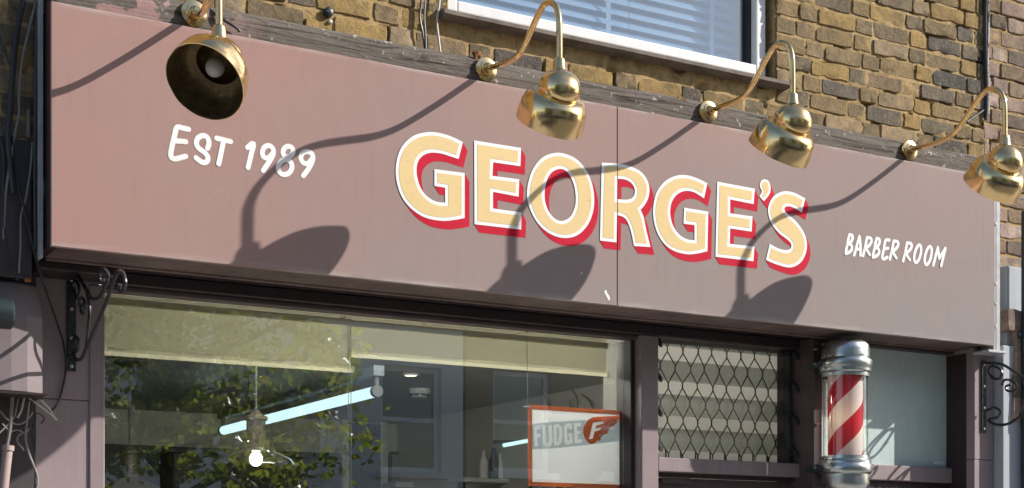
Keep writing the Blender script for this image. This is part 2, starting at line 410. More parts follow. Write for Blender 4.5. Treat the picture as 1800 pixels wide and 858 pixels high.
emit('pendant_bulb', (1, .97, .9), 6)
emit('tube_light', (.58, .80, .85), 1.05)
emit('downlight', (1, .85, .5), 3)

# ground and street
t = NT('paving'); v = t.coord(world=True); bt = t.n('ShaderNodeTexBrick'); t.set(bt, Scale=1.2, Mortar_Size=.008); t.l(v, bt.inputs['Vector'])
bt.inputs['Color1'].default_value = (.42, .40, .37, 1); bt.inputs['Color2'].default_value = (.36, .34, .315, 1); bt.inputs['Mortar'].default_value = (.1, .09, .08, 1)
t.pbr(t.mix(t.math('MULTIPLY', t.noise(v, 9, 6, .7), .5), bt.outputs[0], (.26, .245, .225)), .85, 0, None, .2)
t = NT('asphalt'); v = t.coord(world=True); t.pbr(t.ramp(t.noise(v, 60, 6, .8), [(.3, (.08, .08, .08)), (.7, (.14, .137, .132))]), .9, 0, None, .2)
t = NT('bark'); v = t.coord((1, 1, .3)); t.pbr(t.ramp(t.noise(v, 18, 6, .7), [(.3, (.05, .042, .034)), (.7, (.16, .13, .1))]), .9, 0, None, .1)
t = NT('leaf'); v = t.coord(); n1 = t.noise(v, 2.4, 4, .6); n2 = t.noise(v, 11, 2, .5)
col = t.mix(t.ramp(n1, [(.35, 0), (.7, 1)]), (.065, .11, .022), (.21, .21, .045)); col = t.mix(t.ramp(n2, [(.55, 0), (.75, .8)]), col, (.20, .13, .03))
d = t.n('ShaderNodeBsdfPrincipled'); t.l(col, d.inputs['Base Color']); d.inputs['Roughness'].default_value = .32
tr = t.n('ShaderNodeBsdfTranslucent'); t.l(t.mix(1.0, col, (2.3, 2.4, 1.1), 'MULTIPLY'), tr.inputs[0]); mx = t.n('ShaderNodeMixShader'); mx.inputs[0].default_value = .46
t.l(d.outputs[0], mx.inputs[1]); t.l(tr.outputs[0], mx.inputs[2]); t.l(mx.outputs[0], t.out.inputs[0])
t = NT('venetian'); t.pbr((.68, .73, .78), .45, 0, None, .4)
t = NT('dead_leaf'); t.pbr((.32, .13, .03), .6, 0, None, .3)
t = NT('far_brick'); v = t.coord(world=True); bt = t.n('ShaderNodeTexBrick'); t.set(bt, Scale=4.4, Mortar_Size=.012)
mp = t.n('ShaderNodeMapping'); mp.inputs['Rotation'].default_value = (R(90), 0, 0); t.l(v, mp.inputs[0]); t.l(mp.outputs[0], bt.inputs['Vector'])
bt.inputs['Color1'].default_value = (.27, .19, .10, 1); bt.inputs['Color2'].default_value = (.19, .14, .09, 1); bt.inputs['Mortar'].default_value = (.34, .28, .2, 1)
t.pbr(bt.outputs[0], .9, 0, None, .15)

# ================================================================== THE SETTING
struct(obj('pavement', MB().box(-40, 40, -3.2, 0.45, -.3, 0.0), 'paving'))
struct(obj('road', MB().box(-40, 40, -10.2, -3.2, -.5, -.12), 'asphalt'))
struct(obj('far_pavement', MB().box(-40, 40, -13.1, -10.2, -.3, 0.0), 'paving'))
struct(obj('terrain', MB().box(-150, 150, -150, 150, -.9, -.51), 'asphalt'))

# depth planes of the front
Y_BRICK, Y_PLANK = .115, .045
Y_FRAME, Y_GLASS = .335, .44
Y_PIL = .385
SB, ST = 2.646, 3.443           # sign bottom, top
X_R = 4.362                     # right end of the sign
XJ = at(1085, 350, 0).x         # joint between the two sign panels

# ------------------------------------------------------------------ brick walls
COURSE = .0775
def brick_mesh(wd, ht, seed, depth=.05):
    """worn brick: ragged outer edge, small arris, slightly uneven face"""
    rg = random.Random(seed); nx = 6 if wd > .15 else 4; nz = 3
    def ring(ins, y, jit):
        out = []
        hw, hh = wd / 2 - ins, ht / 2 - ins
        P = [(-hw + 2*hw*i/nx, -hh) for i in range(nx)] + [(hw, -hh + 2*hh*j/nz) for j in range(nz)] + [(hw - 2*hw*i/nx, hh) for i in range(nx)] + [(-hw, hh - 2*hh*j/nz) for j in range(nz)]
        for x, z in P: out.append((x, y, z))
        return out
    n = 2 * (nx + nz); j = [(rg.uniform(-.0042, .0030), rg.uniform(-.0040, .0028)) for _ in range(n)]
    cut = {0, nx, nx + nz, 2*nx + nz}
    big = {rg.randrange(n)} if rg.random() < .6 else set()
    vs_ = []
    for ins, y in ((-.001, depth), (.0, .0030), (.0020, .0003)):
        for k, (x, yy, z) in enumerate(ring(ins, y, 0)):
            f = 1.0 - (.02 if k in cut else 0); g = .010 if k in big else 0
            vs_.append((x * f * (1 - g / wd * 2) + j[k][0], yy + rg.uniform(-.0006, .0006) + (g * .3 if ins > 0 else 0), z * (1 - (.05 if k in cut else 0)) * (1 - g / ht) + j[k][1]))
    fs = []
    for r in range(2):
        for k in range(n):
            l = (k + 1) % n; fs.append((r*n + k, r*n + l, (r+1)*n + l, (r+1)*n + k))
    nm_ = 3 if wd > .15 else 1
    o = len(vs_); vs_ += [(((i - 1) * .3 * wd) if nm_ == 3 else 0, rg.uniform(-.0015, .0008), rg.uniform(-.003, .003)) for i in range(nm_)]
    # fan the face onto the four mid points
    def near(k): 
        x = vs_[2*n + k][0]; return o + min(range(nm_), key=lambda i: abs(vs_[o + i][0] - x))
    for k in range(n):
        l = (k + 1) % n; a_, b_ = near(k), near(l)
        fs.append((2*n + k, 2*n + l, a_) if a_ == b_ else (2*n + k, 2*n + l, b_, a_))
    me = bpy.data.meshes.new('brick'); me.from_pydata(vs_, [], fs)
    bm = bmesh.new(); bm.from_mesh(me); bmesh.ops.recalc_face_normals(bm, faces=bm.faces)
    for f in bm.faces: f.smooth = True
    for e in bm.edges:
        if len(e.link_faces) == 2 and e.calc_face_angle(0) > R(32): e.smooth = False
    bm.to_mesh(me); bm.free(); return me
STRETCH = {m: [brick_mesh(.213, .064, 10 + i) for i in range(9)] for m in ('stock_brick', 'pink_brick')}
HEADER = {m: [brick_mesh(.101, .064, 50 + i) for i in range(7)] for m in ('stock_brick', 'pink_brick')}
for m in STRETCH:
    for me in STRETCH[m] + HEADER[m]: me.materials.append(M[m])
def mortar_mesh(x0, x1, z0, z1, Y, hole=None, step=.012, seed=0.0):
    mb = MB(); nx = int((x1-x0)/step); nz = int((z1-z0)/step)
    for j in range(nz + 1):
        for i in range(nx + 1):
            x = x0 + (x1-x0)*i/nx; z = z0 + (z1-z0)*j/nz
            n = noise.noise(Vector((x*28, seed, z*28))) * .0035 + noise.noise(Vector((x*7, seed + 5, z*9))) * .004 + noise.noise(Vector((x*75, seed, z*75))) * .0015
            gap = noise.noise(Vector((x*9, seed + 11, z*16))); n *= .55
            if gap > .34: n += min(.02, (gap - .34) * .16)
            mb.v.append(Vector((x, Y + .0042 + n, z)))
    for j in range(nz):
        for i in range(nx):
            x = x0 + (x1-x0)*(i+.5)/nx; z = z0 + (z1-z0)*(j+.5)/nz
            if hole and hole[0] < x < hole[1] and hole[2] < z < hole[3]: continue
            a = j*(nx+1)+i; mb.f.append((a, a+1, a+nx+2, a+nx+1))
    return mb
def lay_bricks(root, x0, x1, z0, z1, Y, mat, phase, zref, hole=None, keep=None, seed=1, limit=300):
    rg = random.Random(seed); placed = []
    off = wloc(root)
    k0 = math.floor((z0 - zref) / COURSE) ; k1 = math.ceil((z1 - zref) / COURSE)
    for k in range(k0, k1):
        zc = zref + (k + .5) * COURSE
        if zc < z0 or zc > z1: continue
        x = x0 - 1.0 + phase + (.1685 if k % 2 else 0) + rg.uniform(-.012, .012); head = bool(k % 2)
        while x < x1 + .2:
            wd = .213 if not head else .101
            a, b = x, x + wd; nxt = b
            a, b = max(a, x0 + .004), min(b, x1 - .004)
            if hole and hole[2] - COURSE * .4 < zc < hole[3]:
                if a < hole[0] < b: b = hole[0] - .003 if hole[0] - a > hole[0] * 0 + .02 else a
                elif a < hole[1] < b: a = hole[1] + .003
                elif a >= hole[0] and b <= hole[1]: b = a
            xc = (a + b) / 2
            p = px((xc, Y, zc)); vis = -90 < p[0] < 1890 and -70 < p[1] < 930
            if b - a > .028 and (keep is None or keep(xc, zc)):
                placed.append((xc, zc, b - a, vis))
            x = nxt + rg.uniform(.008, .014); head = not head
    n = 0
    for xc, zc, wd, vis in sorted(placed, key=lambda q: (not q[3], q[0])):
        if not vis or n >= limit: continue
        head = wd < .13; me = rg.choice((HEADER if head else STRETCH)[mat])
        o = bpy.data.objects.new('brick', me); COL.objects.link(o); o.parent = root
        o.location = Vector((xc, Y + rg.uniform(-.003, .003), zc + rg.uniform(-.002, .002))) - off
        o.rotation_euler = (rg.uniform(-.02, .02), rg.uniform(-.012, .012), rg.uniform(-.015, .015))
        o.scale = (wd / (.101 if head else .213) * rg.uniform(.985, 1.01), 1, rg.uniform(.97, 1.06)); n += 1
    mb = MB()                                                # bricks beyond the picture, joined
    for xc, zc, wd, vis in placed:
        if vis: continue
        head = wd < .13; me = rg.choice((HEADER if head else STRETCH)[mat]); k = wd / (.101 if head else .213)
        mb.add([(xc + v.co.x * k, Y + v.co.y, zc + v.co.z) for v in me.vertices], [tuple(p.vertices) for p in me.polygons])
    if mb.v:
        o = obj('brickwork', mb, mat, root, normals=False); o['kind'] = 'stuff'
    return n
WX0 = at(783, 3, .15).x; WX1 = at(1346, 120, .15).x      # first-floor window opening
WZ0 = at(1325, 131, .15).z                                # underside of the white frame
ZREF = at(1356, 23, Y_BRICK).z
X_SPLIT = at(1731, 100, Y_BRICK).x
bw = thing('brick_wall', 'sooty yellow stock brick wall of the upper floor above the long plum sign', 'brick wall', (2.2, Y_BRICK, 3.46))
hole = (WX0 - .005, WX1 + .03, WZ0 - .055, 9)
obj('mortar_bed', mortar_mesh(-.02, X_SPLIT, 3.44, 5.3, Y_BRICK, hole), 'mortar', bw, smooth=True, normals=False)
nb1 = lay_bricks(bw, -.02, X_SPLIT, 3.47, 5.28, Y_BRICK, 'stock_brick', .05, ZREF, hole, seed=3)
# brick reveals of the window opening
obj('reveal', MB().box(WX1 + .031, WX1 + .05, Y_BRICK + .01, .30, WZ0 - .05, 4.75), 'mortar', bw)
obj('reveal', MB().box(WX0 - .03, WX0 - .006, Y_BRICK + .01, .30, WZ0 - .05, 4.75), 'mortar', bw)
nw = thing('neighbour_brick_wall', 'pinkish stock brick wall right of the black vertical cable', 'brick wall', (4.8, Y_BRICK, 2.0))
obj('mortar_bed', mortar_mesh(X_SPLIT + .001, 6.9, 0.0, 5.3, Y_BRICK + .004, None, .018, 9.0), 'mortar', nw, smooth=True, normals=False)
nb2 = lay_bricks(nw, X_SPLIT, 6.9, 0.0, 5.28, Y_BRICK + .004, 'pink_brick', .16, ZREF + .03, None, seed=8)
lw = thing('shaded_brick_wall', 'shaded sooty brick wall behind the black cables left of the sign', 'brick wall', (-.3, .17, 2.95))
obj('mortar_bed', mortar_mesh(-2.6, .003, 2.9, 5.3, .17, None, .014, 4.0), 'mortar', lw, smooth=True, normals=False)
nb3 = lay_bricks(lw, -2.6, .006, 3.06, 5.28, .17, 'stock_brick', .12, ZREF + .01, None, seed=5)
print('bricks', nb1, nb2, nb3)

# wall mass behind everything above the shop front (keeps light out of the shop)
struct(obj('floor_structure', MB().box(-.02, 5.5, .36, 7.0, 2.86, 3.4), 'interior_dark'))

# ------------------------------------------------------------------ weathered timber beam above the sign
def beam(x0, x1, name, label):
    mb = MB(); nx = int((x1 - x0) / .03)
    prof = [(Y_PLANK + .07, 3.36), (Y_PLANK, 3.36), (Y_PLANK - .001, 3.45), (Y_PLANK + .002, 3.49), (Y_PLANK + .001, 3.535), (Y_PLANK + .012, 3.548), (Y_PLANK + .07, 3.55)]
    for i in range(nx + 1):
        x = x0 + (x1 - x0) * i / nx
        for k, (y, z) in enumerate(prof):
            e = noise.noise(Vector((x * 9, k * 3.1, 2))) * .0035 + noise.noise(Vector((x * 2.1, k, 7))) * .006
            mb.v.append(Vector((x, y + e * .5, z + (e if k > 3 else 0))))
    m = len(prof)
    for i in range(nx):
        for k in range(m - 1): mb.f.append((i*m+k, i*m+k+1, (i+1)*m+k+1, (i+1)*m+k))
    mb.f.append(tuple(range(m))[::-1]); mb.f.append(tuple(nx*m + k for k in range(m)))
    return tag(obj(name, mb, 'old_timber', None, True, angle=50), label, 'timber beam')
beam(.02, 4.30, 'timber_beam', 'weathered grey timber beam running along the top of the sign')

# ------------------------------------------------------------------ the sign
sg = thing('fascia_sign', 'long plum painted shop sign reading GEORGE\'S with EST 1989 and BARBER ROOM', 'shop sign', (X_R / 2, 0, SB))
for a, b in ((0.0, XJ - .0018), (XJ + .0018, X_R)):
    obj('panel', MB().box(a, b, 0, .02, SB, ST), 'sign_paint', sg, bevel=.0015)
obj('end_board', MB().box(.004, .024, .0205, .205, SB + .004, ST + .05), 'plum_dark', sg)
obj('end_board', MB().box(X_R - .024, X_R - .004, .0205, .12, SB + .004, ST - .004), 'plum_dark', sg)
obj('joint_backing', MB().box(XJ - .05, XJ + .05, .021, .03, SB + .01, ST - .01), 'plum_dark', sg)
obj('soffit_board', MB().box(.026, X_R - .026, .021, .205, SB + .003, SB + .022), 'soffit_board', sg)
obj('soffit_bead', MB().box(.03, X_R - .03, .2055, .222, SB - .006, SB + .02), 'soffit_board', sg, bevel=.003)
obj('inner_soffit', MB().box(.03, X_R - .03, .2225, .50, SB + .006, SB + .026), 'plum_dark', sg)
obj('side_panel_strip', MB().box(-.016, -.004, .10, .16, SB - .02, ST + .06), 'galvanised', sg)
for (x, y) in ((1022, 480), (1068, 520)):
    p = at(x, y, 0); mb = MB()
    poly = [(p.x + dx, p.z + dz) for dx, dz in ((-.014,.020),(-.007,.022),(-.002,.010),(.006,.002),(.011,-.008),(.009,-.018),(.002,-.016),(-.003,-.006),(-.010,.004),(-.016,.012))]
    mb.flat([poly], -.0008); obj('paint_chip', mb, 'letter_white', sg, normals=False) if x == 1068 else None
for i, (x, y) in enumerate(((1022, 480),)):
    p = at(x, y, 0); obj('screw_head', MB().lathe([(0.0, -.003), (.005, -.003), (.006, 0)], p, (0, 1, 0), 12), 'galvanised', sg)

def S(pts, ox, oy, sc):           # traced point on the sign face -> metres (x, z)
    out = []
    for x, y in pts:
        p = at(ox + x / sc, oy + y / sc, 0); out.append((p.x, p.z))
    return out
def outline(spec, ox, oy, sc):
    """spec: (x, y, 'c') corner or (x, y) smooth; Catmull-Rom between corners"""
    n = len(spec); cs = [i for i in range(n) if len(spec[i]) == 3]
    P = [Vector((*q, 0)) for q in S([s_[:2] for s_ in spec], ox, oy, sc)]
    if not cs: return [(p.x, p.y) for p in smooth_line(P, 5, True)]
    out = []
    for a, b in zip(cs, cs[1:] + [cs[0] + n]):
        run = [P[i % n] for i in range(a, b + 1)]
        if len(run) == 2: out.append(run[0]); continue
        out += smooth_line(run, 5)[:-1]
    return [(p.x, p.y) for p in out]
def area(l): return sum(a[0]*b[1] - b[0]*a[1] for a, b in zip(l, l[1:] + l[:1])) / 2
def inset(l, d):
    """move a loop to its left by d (outer loops are made counter-clockwise first)"""
    n = len(l); out = []
    for i in range(n):
        p0, p1, p2 = (Vector(l[(i + k) % n]) for k in (-1, 0, 1))
        a = (p1 - p0).normalized(); b = (p2 - p1).normalized()
        na = Vector((-a.y, a.x)); nb = Vector((-b.y, b.x)); m = na + nb
        if m.length < 1e-4: m = na
        m.normalize(); k = min(1 / max(m.dot(na), .35), 2.2)
        out.append(tuple(p1 + m * d * k))
    def dist(p):
        best = 9.0; p = Vector(p)
        for a, b in zip(l, l[1:] + l[:1]):
            a = Vector(a); e = Vector(b) - a; q = max(0, min(1, (p - a).dot(e) / max(e.length_squared, 1e-12)))
            best = min(best, (p - a - e * q).length)
        return best
    keep = [p for p in out if dist(p) > d * .96]           # drop points that crossed over near tight corners
    return keep if len(keep) > 3 else out
def cut_joint(o):
    bm = bmesh.new(); bm.from_mesh(o.data); off = wloc(o)
    for xx in (XJ - .0018, XJ + .0018):
        bmesh.ops.bisect_plane(bm, geom=bm.verts[:] + bm.edges[:] + bm.faces[:], plane_co=(xx - off.x, 0, 0), plane_no=(1, 0, 0))
    bad = [f for f in bm.faces if abs(f.calc_center_median().x + off.x - XJ) < .0017]
    bmesh.ops.delete(bm, geom=bad, context='FACES'); bm.to_mesh(o.data); bm.free()
A = (660, 210, 3.1775); B = (1040, 240, 3.1775); c = 'c'
LET = [
 ('g', A, [[(487,127,c),(420,95),(350,75),(290,72),(220,88),(165,130),(128,190),(112,275),(120,360),(150,440),(205,505),(280,550),(370,567),(440,562),(497,551,c),(497,300,c),(328,278,c),(328,372,c),(388,382,c),(388,465,c),(340,460),(290,432),(250,380),(230,310),(232,250),(255,210),(300,188),(360,190),(420,208),(463,222,c)]]),
 ('e', A, [[(550,118,c),(812,160,c),(808,262,c),(656,240,c),(652,316,c),(802,335,c),(798,432,c),(655,405,c),(655,498,c),(815,520,c),(812,616,c),(552,586,c)]]),
 ('o', A, [[(1005,187),(930,215),(872,290),(845,400),(858,490),(905,580),(975,640),(1055,663),(1130,645),(1190,580),(1218,490),(1215,390),(1185,300),(1130,230),(1070,197)],
           [(1035,277),(985,295),(955,345),(943,420),(955,490),(990,545),(1037,568),(1085,545),(1112,490),(1117,430),(1105,360),(1075,300)]]),
 ('r', B, [[(55,147,c),(120,150),(190,160),(260,188),(300,228),(320,280),(318,330),(300,375),(272,410,c),(290,455),(305,530),(327,618,c),(235,612,c),(218,530),(195,470),(170,448),(140,440,c),(137,592,c),(45,582,c)],
           [(142,237,c),(185,241),(222,262),(240,300),(232,335),(200,353),(140,350,c)]]),
 ('g', B, [[(645,262,c),(590,235),(530,217),(470,220),(410,250),(365,305),(345,375),(343,450),(362,530),(400,595),(455,638),(530,658),(590,654),(645,641,c),(650,420,c),(515,398,c),(512,488,c),(573,495,c),(573,580,c),(530,574),(485,545),(452,495),(437,430),(445,370),(475,325),(520,305),(570,312),(626,346,c)]]),
 ('e', B, [[(700,253,c),(910,292,c),(903,378,c),(772,352,c),(772,430,c),(897,447,c),(892,532,c),(772,514,c),(770,600,c),(908,615,c),(902,697,c),(690,672,c)]]),
 ('apostrophe', B, [[(935,334,c),(950,308),(938,280),(945,250),(965,240),(988,252),(998,290),(990,325),(960,362,c)]]),
 ('s', B, [[(1192,347,c),(1130,315),(1070,307),(1015,335),(988,385),(985,430),(1005,490),(1045,540),(1090,575),(1112,600),(1110,625),(1085,635),(1040,625),(993,600,c),(972,690,c),(1040,718),(1110,732),(1165,705),(1195,650),(1200,590),(1180,530),(1140,475),(1095,435),(1075,410),(1085,392),(1120,395),(1172,425,c)]]),
]
for nm, fr, loops in LET:
    L = [outline(l, *fr) for l in loops]
    for i in range(len(L)):
        if (area(L[i]) > 0) != (i == 0): L[i] = L[i][::-1]     # outer loop ccw, holes cw: 'left' is always inside the paint
    wmb = MB().flat(L, -.0020); lt = obj('letter', wmb, 'letter_white', sg, normals=False)
    smb = MB()
    for k in range(1, 17):
        q = k / 16; smb.flat([[(x + .021*q, z - .029*q) for x, z in l] for l in L], -.0014 + .00005 * k)
    s_o = obj('letter_shade', smb, 'letter_red', lt, normals=False)
    thin = .0005 + (.0095 if nm == 'apostrophe' else .0125)
    f_o = obj('letter_fill', MB().flat([inset(l, thin) for l in L], -.0026), 'letter_yellow', lt, normals=False)
    if nm == 'r':
        for o in (lt, s_o, f_o): cut_joint(o)
def stroke_letter(strokes, fr, hw):
    mb = MB()
    for i, st in enumerate(strokes):
        P = S(st, *fr)
        P = [(p.x, p.y) for p in smooth_line([Vector((*q, 0)) for q in P], 5)] if len(P) > 2 else P
        mb.ribbon(P, hw, -.0008 - .0004 * i)
    obj('letter', mb, 'letter_white', sg, normals=False)
def ell(cx_, cy, rx, ry, sh, n=20): return [(cx_ + rx*math.cos(a) - sh*ry*math.sin(a), cy + ry*math.sin(a)) for a in [2*math.pi*k/n - 1.2 for k in range(n + 1)]]
E1 = (270, 200, 3.065)
for st in [
    [[(188,84),(158,78),(126,74),(112,120),(98,180),(92,218),(98,238),(120,243),(172,230)], [(112,146),(172,151)]],
    [[(290,186),(298,160),(290,130),(268,118),(240,130),(230,158),(242,185),(275,210),(292,235),(286,258),(262,262),(228,238)]],
    [[(340,132),(414,150)], [(376,146),(364,205),(350,270)]],
    [[(506,182),(538,160),(525,220),(508,290)]],
    [[(640,214),(618,238),(592,232),(586,205),(598,180),(622,172),(643,190),(642,222),(620,262),(590,306)]],
    [ell(724, 204, 27, 28, .1), ell(708, 288, 37, 40, .1)],
    [[(852,244),(832,268),(806,264),(793,240),(800,214),(826,204),(852,216),(857,246),(838,290),(806,334)]]]:
    stroke_letter(st, E1, .0090)
E2 = (1440, 380, 6.9231)
def Bst(dx, dy): return [[(365+dx,228+dy),(340+dx,345+dy),(320+dx,452+dy)], [(365+dx,228+dy),(400+dx,236+dy),(402+dx,275+dy),(380+dx,318+dy),(345+dx,340+dy)], [(345+dx,340+dy),(385+dx,352+dy),(396+dx,395+dy),(368+dx,436+dy),(320+dx,455+dy)]]
def Rst(x, y, k=1.0): return [[(x,y),(x-22,y+115),(x-48,y+220)], [(x,y),(x+48,y+10),(x+52,y+52),(x+20,y+100),(x-20,y+125)], [(x-18,y+125),(x+30,y+205)]]
for st in [Bst(0, 0), [[(425,475),(458,350),(488,248)], [(488,248),(500,360),(500,478)], [(448,400),(500,406)]], Rst(580,262), Bst(330,46),
           [[(852,292),(806,298),(785,400),(765,500),(785,522),(826,500)], [(790,398),(836,390)]], Rst(905,304), Rst(1068,326),
           [ell(1197,458,37,106,.2)], [ell(1325,480,37,110,.2)], [[(1388,596),(1442,382)], [(1442,382),(1458,515)], [(1458,515),(1532,392)], [(1532,392),(1480,606)]]]:
    stroke_letter(st, E2, .0072)

# ------------------------------------------------------------------ brass swan-neck lamps
def wall_lamp(xb, label, swing=0.0, face=None, drop=0.0, tau=R(42), stemD=.495):
    zb = 3.507
    root = thing('wall_lamp', label, 'wall lamp', (xb, Y_PLANK, zb), 'brass lamps over the sign')
    base = Vector((xb, Y_PLANK - .002, zb)); cs, sn = math.cos(swing), math.sin(swing)
    def P(y, z): d = y - Y_PLANK; return Vector((xb + sn * d, Y_PLANK + cs * d, z - drop * max(0, -d) ))
    obj('base_plate', MB().lathe([(.044, 0), (.046, .004), (.044, .009), (.030, .012), (.028, .018), (.022, .019), (.018, .030), (.012, .034), (.011, .045)], base, (0, -1, 0), 36, True, True), 'brass', root, True)
    pl = [(-.0, 3.507), (-.06, 3.502), (-.13, 3.500), (-.20, 3.508), (-.25, 3.535), (-.30, 3.580), (-.35, 3.625), (-.395, 3.652), (-.435, 3.650), (-.472, 3.625), (-.490, 3.585), (-.4945, 3.54), (-.495, 3.43)]
    k = stemD / .495
    pts = smooth_line([P(y * k, z) for y, z in pl], 6)
    obj('arm', MB().tube(pts, .0112, 14), 'brass', root, True)
    stem = P(-.495 * k, 0); zc = 3.432 - drop * .495
    obj('collar', MB().lathe([(.012, .004), (.018, 0), (.021, -.008), (.0235, -.034), (.026, -.042), (.0, -.042)], (stem.x, stem.y, zc), (0, 0, 1), 24), 'brass', root, True)
    dc = Vector((stem.x, stem.y, zc - .042 - .068))
    h = Vector(face).normalized() if face else Vector((math.sin(swing) * -.0, 1, 0))
    ax = Vector((h.x * math.sin(tau), h.y * math.sin(tau), -math.cos(tau)))
    prof = []
    for a in range(0, 97, 8):                                     # small dome
        prof.append((.076 * math.sin(R(a)), -.072 * math.cos(R(a))))
    prof += [(.0738, .0130), (.0720, .0150), (.0735, .0165), (.0815, .0168), (.0920, .0190), (.1030, .0280), (.1115, .0430), (.1175, .0640), (.1212, .0880), (.1230, .1110), (.1234, .1220), (.1237, .1250), (.1212, .1255)]
    vv_ = Vector((h.x * math.cos(tau), h.y * math.cos(tau), math.sin(tau))); hx_ = ax.cross(vv_)
    def oval(mb_):                                                 # the skirt is slightly oval, longer towards the wall
        for q_ in mb_.v:
            d_ = q_ - dc; k_ = max(0.0, min(1.0, (d_.dot(ax) - .010) / .028))
            q_ += vv_ * d_.dot(vv_) * .05 * k_
        return mb_
    smb_ = oval(MB().lathe(prof, dc, ax, 64))
    for v_ in smb_.v:                                              # old dents
        d_ = v_ - dc; v_ += d_.normalized() * (noise.noise(v_ * 17 + Vector((xb * 7, 0, 0))) * .0026 + noise.noise(v_ * 45) * .0007)
    sh = obj('shade', smb_, 'brass', root, True, angle=60)
    inner = [(max(0.0, r - .004) if r else 0.0, hh + (.004 if i < 9 else .002)) for i, (r, hh) in enumerate(prof[:-4])] + [(.1210, .1245)]
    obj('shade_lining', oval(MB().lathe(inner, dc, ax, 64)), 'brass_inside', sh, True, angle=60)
    bl = []
    for a in range(0, 181, 15): bl.append((.030 * math.sin(R(a)) + .0001, .035 - .034 * math.cos(R(a))))
    obj('bulb', MB().lathe([(.013, -.045), (.014, -.01)] + bl[1:], dc, ax, 20), 'bulb_glass', root, True)
    return root
LB = [at(340, 18, Y_PLANK).x, at(853, 120, Y_PLANK).x, at(1243, 196, Y_PLANK).x, at(1597, 263, Y_PLANK).x]
wall_lamp(LB[0], 'brass swan-neck lamp twisted round so its bulb and open shade face the street', swing=R(9), face=(-.75, -.66, 0), stemD=.47, drop=.29, tau=R(43))
wall_lamp(LB[1], 'brass swan-neck lamp above the letters G and E of the sign', drop=.09, face=(.05, 1, 0), tau=R(38))
wall_lamp(LB[2], 'brass swan-neck lamp above the second G of the sign, by the window corner', face=(-.08, 1, 0), tau=R(39))
wall_lamp(LB[3], 'brass swan-neck lamp at the right end of the sign above BARBER ROOM', drop=.0, tau=R(44), stemD=.515, face=(.10, 1, 0))

# dead leaves caught beside a lamp plate
def dead_leaf_heap(x, y, n, label):
    mb = MB(); p = at(x, y, Y_PLANK); rg = random.Random(int(x))
    for i in range(n):
        q = Vector((p.x + rg.uniform(-.03, .03), Y_PLANK + rg.uniform(.004, .025), p.z + rg.uniform(-.004, .012)))
        u = Vector((rg.uniform(-1, 1), rg.uniform(-1, 1), rg.uniform(-.5, .9))).normalized(); vv = u.orthogonal().normalized()
        s_ = rg.uniform(.010, .02)
        mb.add([q - u*s_, q + vv*s_*.5, q + u*s_, q - vv*s_*.5 + Vector((0, -.004, .004))], [(0, 1, 2), (0, 2, 3)])
    tag(obj('dead_leaves', mb, 'dead_leaf', normals=False), label, 'dead leaves', kind='stuff')
dead_leaf_heap(846, 97, 16, 'small clump of brown dead leaves on the beam above a lamp plate')
dead_leaf_heap(1205, 176, 14, 'brown dead leaves on the beam left of the middle lamp plate')

# ------------------------------------------------------------------ first-floor window
uw = thing('upper_window', 'white framed first floor window above the sign', 'window', ((WX0 + WX1) / 2, .17, WZ0))
FWD = .052; ztop = 5.3
for a, b, z0, z1 in ((WX0, WX0 + FWD, WZ0, ztop), (WX1 - FWD, WX1, WZ0, ztop), (WX0 + FWD + .001, WX1 - FWD - .001, WZ0, WZ0 + .045)):
    obj('frame', MB().box(a, b, .15, .225, z0, z1), 'white_upvc', uw, bevel=.006, seg=2)
for a, b, z0, z1 in ((WX0 + FWD + .001, WX0 + FWD + .016, WZ0 + .0455, ztop), (WX1 - FWD - .016, WX1 - FWD - .001, WZ0 + .0455, ztop)):
    obj('gasket', MB().box(a, b, .185, .225, z0, z1), 'interior_dark', uw)
obj('pane', MB().box(WX0 + FWD - .002, WX1 - FWD + .002, .206, .210, WZ0 + .043, ztop), 'upper_glass', uw)
sl = MB(); zs = WZ0 - .003; x0s, x1s = WX0 - .045, WX1 + .075
nxs = 60; prof = [(.30, zs), (.155, zs), (.070, zs - .029), (.067, zs - .045), (.080, zs - .054), (.30, zs - .070)]
for i in range(nxs + 1):
    x = x0s + (x1s - x0s) * i / nxs
    for k, (y, z) in enumerate(prof):
        e = noise.noise(Vector((x * 12, k * 2.0, 1))) * .004
        sl.v.append(Vector((x, y + (e if 1 < k < 5 else 0), z + (e * .7 if k in (2, 3, 4) else 0))))
m_ = len(prof)
for i in range(nxs):
    for k in range(m_): sl.f.append((i*m_+k, i*m_+(k+1) % m_, (i+1)*m_+(k+1) % m_, (i+1)*m_+k))
sl.f.append(tuple(range(m_))); sl.f.append(tuple(nxs*m_+k for k in range(m_)))
obj('sill', sl, 'sill_stone', uw, True, angle=30)
vb = thing('venetian_blind', 'pale venetian blind with vertical tapes behind the first floor window', 'blind', ((WX0+WX1)/2, .27, WZ0 + .05))
xa, xb_ = WX0 + FWD + .012, WX1 - FWD - .012; zz = WZ0 + .06
slat0 = None
for k in range(17):
    z = zz + k * .047; a = R(58)
    if slat0 is None:
        mb = MB(); n = 6
        for i in (0, 1):
            for j in range(n + 1):
                s_ = (j / n - .5) * .05; bow = .004 * (1 - (2*j/n - 1)**2)
                mb.v.append(Vector((xa if i == 0 else xb_, .285 + s_ * math.cos(a) - bow * math.sin(a), z + s_ * math.sin(a) + bow * math.cos(a))))
        for j in range(n): mb.f.append((j, j + 1, n + 2 + j, n + 1 + j))
        slat0 = obj('slat', mb, 'venetian', vb, True, normals=False)
    else:
        o = slat0.copy(); COL.objects.link(o); o.parent = vb; o.location = (0, rnd.uniform(-.002, .002), k * .047); o.rotation_euler = (rnd.uniform(-.03, .03), 0, 0)
